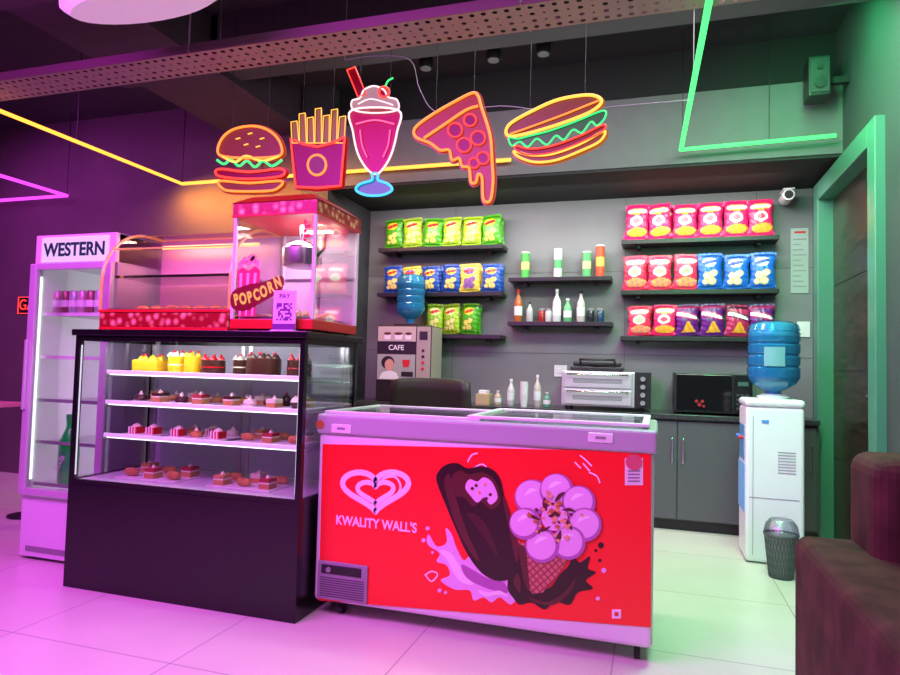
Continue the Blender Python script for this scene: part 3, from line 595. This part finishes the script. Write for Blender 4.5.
for i in range(8):
    x=RX0+.075+i*.063; y=RY0+.1
    o=O('drink_can',x,y,FS[4]+.004); cm=pbr('can_body%d'%(i%3),[(.55,.35,.42),(.30,.10,.12),(.45,.45,.5)][i%3],.3,.3)
    o.lathe('can_body',x,y,FS[4]+.004,[(.022,0),(.027,.008),(.027,.125),(.021,.14)],cm,16); o.lathe('can_lid',x,y,FS[4]+.144,[(.021,0),(.021,.003)],M_steel,16); o.lathe('can_band',x,y,FS[4]+.05,[(.0275,0),(.0275,.04)],M_whitep,16)
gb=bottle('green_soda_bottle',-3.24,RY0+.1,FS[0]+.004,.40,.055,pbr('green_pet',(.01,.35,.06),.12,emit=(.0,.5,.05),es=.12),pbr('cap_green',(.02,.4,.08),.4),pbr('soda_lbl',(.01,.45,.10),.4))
gb.text('label_letters','Soda',-3.24,RY0+.038,FS[0]+.13,.055,M_whitep,rot=(90,-60,0))

# ---------------------------------------------------------------- back counter
o=O('base_cabinet_run',-.7,5.35,0)
o.box('carcass',-2.59,1.09,5.12,5.59,.08,.82,M_cab); o.box('kickboard',-2.59,1.09,5.16,5.59,0,.08,M_blackp)
o.box('worktop',-2.59,1.09,5.07,5.59,.82,.855,pbr('granite',(.045,.045,.05),.2,noise=.4,nscale=60),.004)
for k in range(8):
    x0=-2.58+k*.457; o.box('door_panel',x0,x0+.45,5.10,5.12,.09,.80,M_cab,.003)
    hx=x0+(.41 if k%2 else .03); o.box('bar_handle',hx,hx+.012,5.075,5.085,.50,.68,M_chrome,.003)
    for zz in (.51,.66): o.box('handle_post',hx+.002,hx+.01,5.085,5.10,zz,zz+.01,M_chrome)
Z=.855
o=O('countertop_pizza_oven',-.35,5.3,Z)
x0,x1,y0,y1=-.70,-.03,5.12,5.5
M_ov=pbr('oven_steel',(.62,.62,.64),.38,.55)
o.box('body',x0,x1,y0,y1,Z+.03,Z+.30,M_ov,.006); 
for x in (x0+.04,x1-.07):
    for y in (y0+.03,y1-.06): o.cyl('foot',x,y,Z,.015,.03,M_blackp)
for q in (Z+.045,Z+.175):
    o.box('door',x0+.02,x1-.14,y0-.02,y0,q,q+.115,M_ov,.004); o.box('door_window',x0+.09,x1-.21,y0-.023,y0-.019,q+.035,q+.07,M_greyp,.002)
    o.tube('door_handle',[(x0+.05,y0-.02,q+.1),(x0+.05,y0-.05,q+.1),(x1-.17,y0-.05,q+.1),(x1-.17,y0-.02,q+.1)],.006,M_chrome)
o.box('control_panel',x1-.12,x1,y0-.006,y0,Z+.03,Z+.30,M_blackp)
for k in range(4): o.cyl('knob',x1-.06,y0-.03,Z+.07+k*.06,.018,.025,M_greyp,16,'y')
o=O('waffle_iron',-.42,5.3,Z+.30)
o.box('lower_plate',-.64,-.24,5.16,5.44,Z+.30,Z+.335,M_blackp,.012,3); o.box('upper_plate',-.62,-.26,5.17,5.44,Z+.34,Z+.375,M_blackp,.014,3); o.tube('handle',[(-.56,5.17,Z+.36),(-.56,5.11,Z+.39),(-.30,5.11,Z+.39),(-.30,5.17,Z+.36)],.01,M_blackp)
o.box('hinge',-.5,-.36,5.42,5.46,Z+.31,Z+.37,M_steel)
o=O('microwave_oven',.4,5.3,Z)
o.box('body',.13,.67,5.14,5.52,Z+.015,Z+.31,M_blackp,.008); o.box('door_window',.15,.53,5.134,5.14,Z+.03,Z+.295,pbr('mw_glass',(.008,.008,.01),.08),.002); o.box('control_panel',.55,.66,5.133,5.14,Z+.03,Z+.295,pbr('mw_panel',(.012,.012,.013),.2))
for i in range(3):
    for j in range(4): o.box('key',.56+i*.03,.58+i*.03,5.13,5.134,Z+.05+j*.032,Z+.066+j*.032,pbr('key_dark',(.05,.05,.055),.5))
o.box('clock_display',.57,.64,5.13,5.134,Z+.22,Z+.25,glow('clock',(.05,.3,.2),.4)); o.box('handle',.535,.543,5.115,5.135,Z+.06,Z+.27,M_blackp,.002)
for c in ((.33,.075,.014),(.35,.10,.012),(.31,.10,.012),(.36,.065,.010)): o.plate('rose_print',circ(c[0]-.02,Z+c[1],c[2],12),5.132,pbr('rose',(.35,.02,.02),.4),.001)
for x in (.18,.6):
    for y in (5.2,5.46): o.cyl('foot',x,y,Z,.012,.015,M_blackp)
def water_bottle(o,x,y,z,r,h,label=False):
    p=[(r*.28,0),(r*.30,.04),(r*.85,.09),(r,.13)]
    k=4
    for i in range(k):
        a=.13+(h-.19)*i/k; b=.13+(h-.19)*(i+1)/k
        p+=[(r,a+.008),(r,b-.016),(r*.95,b-.008),(r*.95,b-.002)]
    p+=[(r,h-.06),(r*.93,h-.025),(r*.7,h-.004),(r*.3,h)]
    o.lathe('bottle_shell',x,y,z,p,M_bluew,32)
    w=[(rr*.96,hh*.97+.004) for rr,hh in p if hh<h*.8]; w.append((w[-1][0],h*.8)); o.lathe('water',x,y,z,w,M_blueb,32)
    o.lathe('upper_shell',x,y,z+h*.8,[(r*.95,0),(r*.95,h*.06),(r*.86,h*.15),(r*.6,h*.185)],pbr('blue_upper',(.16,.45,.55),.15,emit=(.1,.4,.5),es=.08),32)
    if label:
        V=[];n=8
        for i in range(n+1):
            a=math.radians(-118+i*44/n)
            for zz in (.20,.32): V.append((x+r*1.01*math.cos(a),y+r*1.01*math.sin(a),z+zz))
        o.add('bottle_label',V,[(2*i,2*i+2,2*i+3,2*i+1) for i in range(n)],pbr('label_pale',(.16,.36,.42),.4))
o=O('coffee_vending_machine',-2.03,5.25,Z)
x0,x1,y0,y1=-2.27,-1.78,5.10,5.38
MK=pbr('machine_black',(.012,.010,.010),.4)
o.box('cabinet',x0,x1,y0,y1,Z,1.50,MK,.008)
o.box('side_fascia',x1-.125,x1-.004,y0-.010,y0-.001,Z+.01,1.49,pbr('fascia_beige',(.36,.31,.27),.4))
o.box('side_skin',x1,x1+.004,y0+.01,y1-.01,Z+.01,1.49,MATS['fascia_beige'])
yf=y0-.010
o.box('coffee_photo',x0+.012,x1-.135,yf,y0-.001,1.365,1.49,pbr('photo_cream',(.50,.42,.36),.4))
for cx,s in ((x0+.10,1),(x0+.20,1.15),(x0+.29,.9)):
    o.plate('printed_cup',[(cx-.035*s,1.43),(cx+.035*s,1.43),(cx+.025*s,1.38),(cx-.025*s,1.38)],yf-.002,M_whitep,.001); o.plate('printed_coffee',circ(cx,1.43,.035*s,16,.012),yf-.004,pbr('coffee',(.12,.04,.02),.3),.001)
o.text('machine_lettering','CAFE',x0+.18,y0-.006,1.31,.06,M_whitep,bold=.001)
o.box('poster_print',x0+.012,x1-.135,yf,y0-.001,1.04,1.255,pbr('poster_teal',(.34,.36,.32),.4)); o.plate('poster_hair',circ(x0+.11,1.185,.060,16,.055),yf-.002,MK,.001); o.plate('poster_face',circ(x0+.125,1.165,.042,16,.050),yf-.004,pbr('skin_print',(.6,.32,.22),.5),.001)
o.plate('poster_shoulders',[(x0+.03,1.045),(x0+.22,1.045),(x0+.19,1.10),(x0+.13,1.12),(x0+.06,1.10)],yf-.003,M_whitep,.001)
o.plate('poster_caption',[(x0+.235,1.07),(x1-.15,1.07),(x1-.15,1.11),(x0+.235,1.11)],yf-.003,MK,.001)
o.plate('poster_cup',[(x0+.24,1.21),(x0+.31,1.21),(x0+.30,1.15),(x0+.25,1.15)],yf-.003,M_redp,.001)
for k in range(4): o.cyl('button',x1-.065,y0-.018,1.14+k*.05,.012,.008,M_redp if k<2 else M_blackp,12,'y')
o.box('cup_bay',x1-.10,x1-.03,y0-.014,y0-.010,1.38,1.45,M_blackp)
o.box('bottle_seat',-2.14,-1.92,5.14,5.36,1.50,1.52,M_blackp,.004)
o=O('water_cooler_bottle',-2.03,5.25,1.52); water_bottle(o,-2.03,5.25,1.52,.125,.43)
o=O('paper_cup_stack',-1.02,5.25,Z); 
for k in range(7): o.lathe('cup',-1.02,5.25,Z+k*.02,[(.025,0),(.034,.08),(.036,.082)],M_whitep,16)
for i,(x,c,h) in enumerate(((-1.25,(.5,.4,.3),.12),(-1.14,(.6,.6,.6),.22),(-.92,(.55,.5,.45),.26),(-.84,(.1,.3,.2),.12),(-1.52,(.1,.4,.35),.1))):
    bottle('sauce_bottle',x,5.3,Z,h,.03,pbr('sauce%d'%i,c,.3),M_whitep,M_whitep)
o=O('napkin_box',-1.35,5.3,Z); o.box('box',-1.42,-1.31,5.22,5.36,Z,Z+.09,pbr('kraft',(.5,.35,.2),.7),.003); o.box('napkins',-1.40,-1.33,5.24,5.34,Z+.09,Z+.12,M_whitep,.003)
o=O('switch_socket',-1.0,5.59,1.1); o.box('plate',-.83,-.72,5.59,5.6,1.1,1.2,M_whitep,.004); o.box('rocker',-.80,-.77,5.583,5.59,1.13,1.17,M_whitep,.002); o.tube('cord',[(-.76,5.585,1.12),(-.75,5.57,1.0),(-.72,5.52,.9)],.005,M_blackp)
o=O('office_chair',-1.47,4.1,0)
V=[];F=[];nx=10
for j in range(7):
    for i in range(nx+1):
        u=i/nx*2-1; v=j/6; V.append((-1.45+u*.30*(1-.06*v*v),4.24-.05*u*u-.04*v,.58+.50*v-.02*u**4*v))
for j in range(6):
    for i in range(nx): a=j*(nx+1)+i; F.append((a,a+1,a+nx+2,a+nx+1))
M_chair=pbr('chair_leather',(.035,.022,.022),.4)
o.add('backrest',V,F,M_chair,smooth=True,solid=.04); o.box('seat',-1.74,-1.20,3.75,4.22,.42,.50,M_chair,.03,3); o.cyl('gas_lift',-1.47,4.0,.1,.03,.33,M_chrome)
o.box('back_spine',-1.5,-1.44,4.24,4.28,.44,.8,M_blackp,.005)
for k in range(5):
    a=k*2*math.pi/5; ex,ey=-1.47+.27*math.cos(a),4.0+.27*math.sin(a); o.tube('base_leg',[(-1.47,4.0,.1),(ex,ey,.06)],.018,M_blackp); o.cyl('castor',ex-.012,ey,.026,.026,.024,M_blackp,14,'x')
o.box('armrest_l',-1.80,-1.74,3.85,4.15,.64,.67,M_blackp,.01); o.box('arm_post_l',-1.78,-1.76,3.95,4.02,.45,.64,M_blackp); o.box('armrest_r',-1.20,-1.14,3.85,4.15,.64,.67,M_blackp,.01); o.box('arm_post_r',-1.18,-1.16,3.95,4.02,.45,.64,M_blackp)

# ---------------------------------------------------------------- wall-mounted display shelves
def shelf(x0,x1,z):
    o=O('floating_shelf',(x0+x1)/2,5.5,z); o.box('board',x0,x1,5.40,5.598,z-.035,z,M_blackp,.003)
    for x in (x0+.12,x1-.15): o.box('bracket',x,x+.03,5.46,5.598,z-.06,z-.035,M_blackp,.002)
ZS=[2.225,1.815,1.445]
for z in ZS: shelf(-2.42 if z>1.5 else -1.96,-1.26,z); shelf(-.275,.885,z)
shelf(-1.205,-.35,1.935); shelf(-1.205,-.34,1.56)

def style(base,logo,logo2,blob,acc,kind):
    c=[base,logo,logo2,blob,acc,(.6,.6,.6),[q*.45 for q in base]]
    def f(u,v):
        if v<.045 or v>.955: return 0
        if kind=='lays':
            d=((u+.05)/.62)**2+((v-.74)/.125)**2
            if d<1: return 2 if abs(v-.74-.06*u)<.05 else 1
            for cx,cy,rx,ry in ((-.3,.36,.34,.11),(.25,.42,.36,.10),(.1,.22,.42,.11),(-.45,.2,.25,.08)):
                e=((u-cx)/rx)**2+((v-cy)/ry)**2
                if e<.75: return 3
                if e<1: return 4
            if v>.90: return 6
            if v<.08: return 6
        if kind=='kurk':
            if ((u)/.85)**2+((v-.80)/.10)**2<1: return 1 if abs(v-.80)<.05 else 2
            if ((u)/.55)**2+((v-.52)/.15)**2<1: return 4 if ((u)/.3)**2+((v-.52)/.08)**2<1 else 1
            if ((u-.1)/.9)**2+((v-.2)/.13)**2<1: return 3 if math.sin(u*13+6*v)+math.sin(v*45-u*5)>-.4 else 2
        if kind=='dor':
            if abs(v-.64+.1*u)<.10 and abs(u)<.9: return 1 if abs(v-.64+.1*u)<.055 else 4
            if v<.45 and v>.12 and abs(u-.1)<(.5-v)*1.6: return 3 if math.sin(u*10+v*12)>-.3 else 2
            if v>.85: return 4
        return 0
    return c,f
ST={'green_a':style((.07,.36,.01),(.95,.65,.05),(.7,.02,.02),(.72,.62,.12),(.04,.2,.02),'lays'),
'green_b':style((.32,.52,.02),(.95,.8,.3),(.6,.03,.03),(.8,.7,.2),(.08,.3,.03),'lays'),
'blue':style((.015,.07,.4),(.95,.6,.05),(.7,.02,.02),(.9,.65,.2),(.3,.2,.15),'lays'),
'blue2':style((.01,.12,.55),(.85,.85,.9),(.02,.05,.3),(.85,.75,.45),(.6,.4,.1),'lays'),
'pink':style((.80,.015,.13),(.9,.72,.6),(.95,.45,.03),(.9,.35,.05),(.6,.05,.1),'kurk'),
'red':style((.80,.03,.09),(.85,.8,.6),(.9,.2,.25),(.9,.35,.1),(.35,.5,.2),'kurk'),
'purple':style((.12,.01,.18),(.9,.85,.9),(.9,.3,.02),(.9,.45,.05),(.5,.02,.12),'dor'),
'maroon':style((.45,.02,.10),(.9,.85,.9),(.9,.3,.02),(.9,.45,.05),(.1,.01,.05),'dor'),
'yel':style((.8,.55,.08),(.15,.08,.4),(.65,.02,.02),(.3,.1,.35),(.1,.1,.5),'lays')}
PM={}
def packet_mesh(st):
    if st in PM: return PM[st]
    cols,f=ST[st]; nx,ny=26,36; me=bpy.data.meshes.new('packet_'+st); V=[];F=[];MI=[]
    for side in (-1,1):
        for j in range(ny+1):
            for i in range(nx+1):
                u=i/nx*2-1; v=j/ny; vv=min(1,max(0,(v-.05)/.9))
                t=max(0,(1-abs(u)**2.6))**.6*max(0,math.sin(math.pi*vv))**.55*.036
                w=.5*(1-.12*math.sin(math.pi*vv)**.6); jz=.005*(i%2) if j in(0,ny) else 0
                cr=.003*math.sin(v*40+u*4)*abs(u)**2
                V.append((u*w*.205+.003*math.sin(v*13+u*3),side*(t+.0006)+cr+.002*math.sin(u*14+v*9)*(1-abs(u))+.0015*math.sin(u*30)*(1-vv if vv<.5 else vv)**4,v*.265+jz-.006*(abs(u)**3)*(1 if v>.5 else -1)+.003*u))
    N=(nx+1)*(ny+1)
    for s in (0,1):
        for j in range(ny):
            for i in range(nx):
                a=s*N+j*(nx+1)+i; q=(a,a+1,a+nx+2,a+nx+1); F.append(q if s==0 else q[::-1]); MI.append(f((i+.5)/nx*2-1,(j+.5)/ny) if s==0 else 0)
    me.from_pydata(V,[],F)
    for k,c in enumerate(cols): me.materials.append(pbr('pack_%s_%d'%(st,k),c,.3))
    for p,m in zip(me.polygons,MI): p.material_index=m; p.use_smooth=True
    PM[st]=me; return me
def row(x0,x1,z,styles,sc=1.0):
    n=len(styles); o=O('chip_packet_row',(x0+x1)/2,5.48,z)
    for i,s in enumerate(styles):
        for d in (0,1):
            ob=bpy.data.objects.new('chip_packet_%d'%(i*2+d),packet_mesh(s)); o.link(ob); x=x0+(x1-x0)*(i+.5)/n
            ob.location=Vector((x+d*.012+random.uniform(-.004,.004),5.455+d*.075,z+.007))-o.c; ob.rotation_euler=(math.radians(-4 if d==0 else -2),math.radians(random.uniform(-3,3)),math.radians(random.uniform(-9,9))); w=(x1-x0)/n/.19*.95; ob.scale=(w,.9,sc*random.uniform(.95,1.03)*(1 if d==0 else .98))
row(-2.38,-1.28,ZS[0],['green_a','green_b','green_a','green_b','green_b','green_a'],1.0)
row(-2.38,-1.28,ZS[1],['blue','yel','blue','blue','yel','blue'],.92)
row(-1.96,-1.48,ZS[2],['green_b','green_b','green_a'],1.0)
row(-.26,.86,ZS[0],['pink']*6,1.1); row(-.26,.87,ZS[1],['red','red','red','blue2','blue2','blue2'],1.07)
row(-.22,.87,ZS[2],['red','pink','purple','purple','maroon','purple'],.95)
def can(x,z,h,c,c2):
    o=O('chip_tube_can',x,5.5,z); r=.036; o.lathe('tube',x,5.5,z,[(r,0),(r,h)],pbr('can_%s'%str(c),c,.3)); o.lathe('label_band',x,5.5,z+h*.35,[(r*1.02,0),(r*1.02,h*.3)],pbr('can_%s'%str(c2),c2,.3)); o.lathe('lid',x,5.5,z+h,[(r*1.04,0),(r*1.04,.01)],M_whitep); o.lathe('base_rim',x,5.5,z,[(r*1.03,0),(r*1.03,.006)],M_steel)
for x,h,c,c2 in ((-1.08,.22,(.08,.45,.08),(.7,.7,.2)),(-.80,.24,(.6,.65,.6),(.1,.4,.15)),(-.56,.21,(.1,.4,.15),(.7,.65,.3)),(-.45,.26,(.7,.08,.03),(.8,.5,.1))): can(x,1.935,h,c,c2)
for x,h,r,c,cap,lb in ((-1.13,.28,.035,(.45,.12,.03),M_redp,M_whitep),(-1.03,.17,.028,(.5,.5,.5),M_blackp,None),(-.80,.28,.036,(.65,.65,.68),M_whitep,M_whitep),(-.71,.2,.034,(.15,.45,.2),M_whitep,M_whitep),(-.60,.26,.034,(.55,.5,.5),M_blackp,M_whitep)):
    bottle('syrup_bottle',x,5.48,1.56,h,r,pbr('syr%s'%x,c,.12),cap,lb)
for x,c in ((-.93,(.3,.02,.02)),(-.87,(.5,.5,.5)),(-.52,(.02,.02,.03)),(-.44,(.02,.06,.12))):
    o=O('storage_jar',x,5.50,1.56); o.lathe('jar',x,5.50,1.56,[(.027,0),(.03,.01),(.03,.09),(.024,.1)],pbr('jar%s'%x,c,.15)); o.lathe('lid',x,5.50,1.66,[(.028,0),(.028,.018)],M_greyp)

# ---------------------------------------------------------------- floor-standing water dispenser
o=O('water_dispenser',.68,4.6,0)
M_disp=pbr('dispenser_white',(.78,.82,.82),.35)
o.box('body',.54,.87,4.44,4.78,.01,.96,M_disp,.02,3); o.box('base_foot',.55,.86,4.46,4.76,0,.02,M_greyp)
o.box('head_cover',.535,.875,4.43,4.79,.96,1.01,M_disp,.025,3); o.box('tap_recess',.535,.55,4.50,4.72,.62,.84,pbr('recess_blue',(.1,.3,.5),.4),.003)
o.box('side_band',.534,.54,4.46,4.76,.30,.60,pbr('band_blue',(.2,.5,.8),.4),.002)
for yy in (4.54,4.61,4.68): o.cyl('tap',.51,yy,.76,.012,.03,M_redp if yy<4.6 else MB,12,'x')
for k in range(8): o.box('louvre',.72,.82,4.437,4.441,.56+k*.018,.564+k*.018,M_greyp)
o.box('brand_plate',.63,.67,4.437,4.441,.86,.88,pbr('plate_blue',(.1,.3,.7),.3)); o.box('lower_door_seam',.56,.84,4.438,4.441,.40,.404,M_greyp); o.box('seam_vert',.58,.583,4.438,4.441,.05,.9,M_greyp)
o.lathe('bottle_collar',.72,4.61,1.01,[(.09,0),(.1,.015),(.06,.03)],M_disp)
o=O('water_cooler_bottle',.72,4.61,1.04); water_bottle(o,.72,4.61,1.015,.155,.49,True)
o=O('waste_basket',.70,4.2,0)
r0,r1,h=.065,.09,.24
mg=pbr('mesh_grey',(.10,.12,.13),.5,.3)
for k in range(28):
    a=2*math.pi*k/28
    for s in (1,-1):
        o.tube('wire',[(.70+(r0+(r1-r0)*t)*math.cos(a+s*t*.6),4.2+(r0+(r1-r0)*t)*math.sin(a+s*t*.6),.004+h*t) for t in (0,.33,.66,1)],.002,mg)
o.lathe('liner',.70,4.2,.006,[(r0-.006,0),(r1-.006,h-.01)],pbr('liner',(.2,.22,.22),.6),20); o.tube('rim',[(p[0],p[1],h+.004) for p in circ(.70,4.2,r1,24)],.006,mg,True); o.lathe('base',.70,4.2,0,[(r0,0),(r0,.008)],mg)
o.lathe('bag_liner',.70,4.2,h-.01,[(r1-.01,0),(r1+.006,.02),(r1-.005,.07),(r1-.03,.10)],glass('bag_film',(.75,.8,.85),.15,.3),16)

# ---------------------------------------------------------------- right wall items
o=O('loudspeaker',1.05,4.9,2.8); o.box('cabinet',.90,1.03,4.50,4.66,2.92,3.18,M_blackp,.01); o.box('grille',.91,1.02,4.494,4.50,2.94,3.16,pbr('grille_dark',(.02,.02,.022),.6),.004); o.cyl('woofer',.965,4.485,3.0,.035,.01,M_blackp,20,'y'); o.cyl('tweeter',.965,4.485,3.1,.018,.01,M_blackp,16,'y'); o.box('bracket',1.02,1.148,4.57,4.62,3.02,3.06,M_blackp)
o=O('security_camera',.93,5.5,2.5); o.box('mount',.93,.99,5.57,5.598,2.52,2.60,M_whitep,.004); o.tube('arm',[(.96,5.57,2.56),(.96,5.50,2.53)],.014,M_whitep); o.cyl('housing',.94,5.36,2.52,.042,.17,M_whitep,20,'y'); o.cyl('lens',.94,5.352,2.52,.03,.01,M_blackp,20,'y'); o.box('visor',.90,.98,5.34,5.5,2.558,2.566,M_whitep,.003)
o=O('wall_notice',1.05,5.59,2.0); o.box('sheet',.995,1.12,5.592,5.598,1.80,2.31,pbr('paper',(.34,.40,.38),.5),.002)
for k in range(10): o.box('text_line',1.01,1.105-.02*(k%3),5.590,5.592,1.85+k*.041,1.858+k*.041,M_greyp)
o.box('title_line',1.02,1.10,5.590,5.592,2.27,2.285,M_redp)
o=O('light_switch',1.08,5.59,1.5); o.box('plate',1.04,1.13,5.588,5.598,1.46,1.58,M_whitep,.003); o.box('rocker',1.06,1.08,5.584,5.588,1.49,1.55,M_whitep,.001)
o=O('wall_socket',1.145,5.45,1.0); o.box('plate',1.138,1.148,5.38,5.47,1.2,1.3,M_whitep,.003); o.box('rocker',1.134,1.138,5.40,5.43,1.22,1.27,M_whitep,.001)

# ---------------------------------------------------------------- sofa
M_sofa=pbr('brown_suede',(.060,.026,.020),.8,noise=.45,nscale=9,bump=.35,spec=.2)
o=O('brown_sofa',.8,1.8,0)
o.box('arm',.42,.66,1.30,2.32,.05,.66,M_sofa,.04,4); o.box('backrest',.575,1.13,2.06,2.34,.05,.93,M_sofa,.05,4)
o.box('seat_base',.66,1.13,1.35,2.06,.05,.30,M_sofa,.03,3); o.box('seat_cushion',.665,1.13,1.32,2.06,.30,.46,M_sofa,.05,4)
for x in (.46,1.08):
    for y in (1.36,2.26): o.cyl('foot',x,y,0,.025,.05,M_blackp)

# ---------------------------------------------------------------- far left: sign, table, chair
o=O('red_led_sign',-4.3,3.6,1.55); o.box('case',-4.50,-4.18,3.60,3.63,1.46,1.60,M_blackp,.004); o.text('letters','GAME',-4.34,3.594,1.53,.11,glow('sign_red',(1,.04,.02),2),sx=.95); o.tube('post',[(-4.34,3.63,0),(-4.34,3.63,1.5)],.012,M_blackp); o.cyl('base',-4.34,3.63,0,.12,.012,M_blackp)
o.tube('border',[(-4.49,3.596,1.47),(-4.19,3.596,1.47),(-4.19,3.596,1.59),(-4.49,3.596,1.59)],.004,MATS['sign_red'],True)
o=O('cafe_table',-4.5,3.0,0); o.box('top',-4.9,-4.02,2.7,3.3,.82,.85,pbr('table_pink',(.6,.2,.3),.3),.005); o.cyl('post',-4.45,3.0,.02,.03,.8,M_blackp); o.cyl('foot',-4.45,3.0,0,.25,.02,M_blackp)
o=O('dining_chair',-4.05,3.8,0); o.box('backrest',-4.22,-3.75,3.45,3.49,.5,.98,M_sofa,.03,3); o.box('seat',-4.22,-3.75,3.49,3.9,.42,.5,M_sofa,.03,3)
for x in (-4.18,-3.82):
    for y in (3.50,3.85): o.box('leg',x,x+.03,y,y+.03,0,.42,M_blackp)
    o.box('back_post',x,x+.03,3.48,3.51,.42,.7,M_blackp)

# ---------------------------------------------------------------- lights
def area(name,loc,size,sy,power,col,target=None):
    l=bpy.data.lights.new(name,'AREA'); l.shape='RECTANGLE'; l.size=size; l.size_y=sy; l.energy=power; l.color=col
    ob=bpy.data.objects.new(name,l); ob.location=loc; COL.objects.link(ob)
    if target: ob.rotation_euler=(Vector(target)-Vector(loc)).to_track_quat('-Z','Y').to_euler()
    return ob
area('niche_fill_light',(-.7,5.0,2.585),3.2,.10,36,(1,.97,.96),(-.7,5.5,1.2))  # added fill under the beam, brightens the back wall and packets
area('ceiling_light_counter',(-.6,3.45,3.0),2.6,.3,38,(1,.96,.96),(-.6,5.0,.9))
area('ceiling_light_room',(-.6,.4,3.3),2.5,1.5,40,(1,.86,.95),(-.6,2.4,.5))
area('ceiling_light_magenta',(-2.4,.5,3.0),2.5,1.2,200,(.82,.06,.95),(-1.5,2.8,.1))
area('ceiling_light_violet',(-5.5,3.2,3.0),2,1.5,50,(.75,.08,1),(-5,4,1))
area('ceiling_light_green',(.45,3.3,2.66),.1,2.2,55,(.04,1,.30),(.95,4.2,1.2))
area('ceiling_light_aisle',(.5,3.2,3.3),.8,.8,36,(.95,1,.9),(.4,3.9,0))
area('ceiling_light_amber',(-3.3,4.5,2.66),1.8,.08,34,(1,.42,.06),(-3.2,4.9,2.2))
area('warmer_lamp',(-2.4,3.02,1.835),.6,.05,6.5,(1,.5,.3),(-2.4,2.98,1.3))
area('popcorn_fill_light',(-1.73,2.85,1.846),.3,.1,3.5,(1,.82,.92),(-1.73,2.9,1.3))  # added fill inside the glass box, brightens kettle and rear panel
area('cake_case_lamp',(-2.17,2.68,1.25),1.2,.05,3.6,(.95,.93,1),(-2.17,2.95,.7))
w=bpy.data.worlds.new('world'); scn.world=w; w.use_nodes=True; w.node_tree.nodes['Background'].inputs[0].default_value=(.5,.35,.6,1); w.node_tree.nodes['Background'].inputs[1].default_value=.1

# ---------------------------------------------------------------- camera
yaw,pitch,roll=[math.radians(a) for a in (17.6,2.7,1.5)]
f=Vector((-math.sin(yaw)*math.cos(pitch),math.cos(yaw)*math.cos(pitch),math.sin(pitch)))
r=Vector((math.cos(yaw),math.sin(yaw),0)); u=r.cross(f)
R=r*math.cos(roll)+u*math.sin(roll); U=u*math.cos(roll)-r*math.sin(roll)
cd=bpy.data.cameras.new('camera'); cam=bpy.data.objects.new('camera',cd); COL.objects.link(cam)
cd.sensor_width=36; cd.lens=26; cd.clip_start=.05
m=Matrix((R,U,-f)).transposed().to_4x4(); m.translation=Vector((0,0,1.15)); cam.matrix_world=m
scn.camera=cam
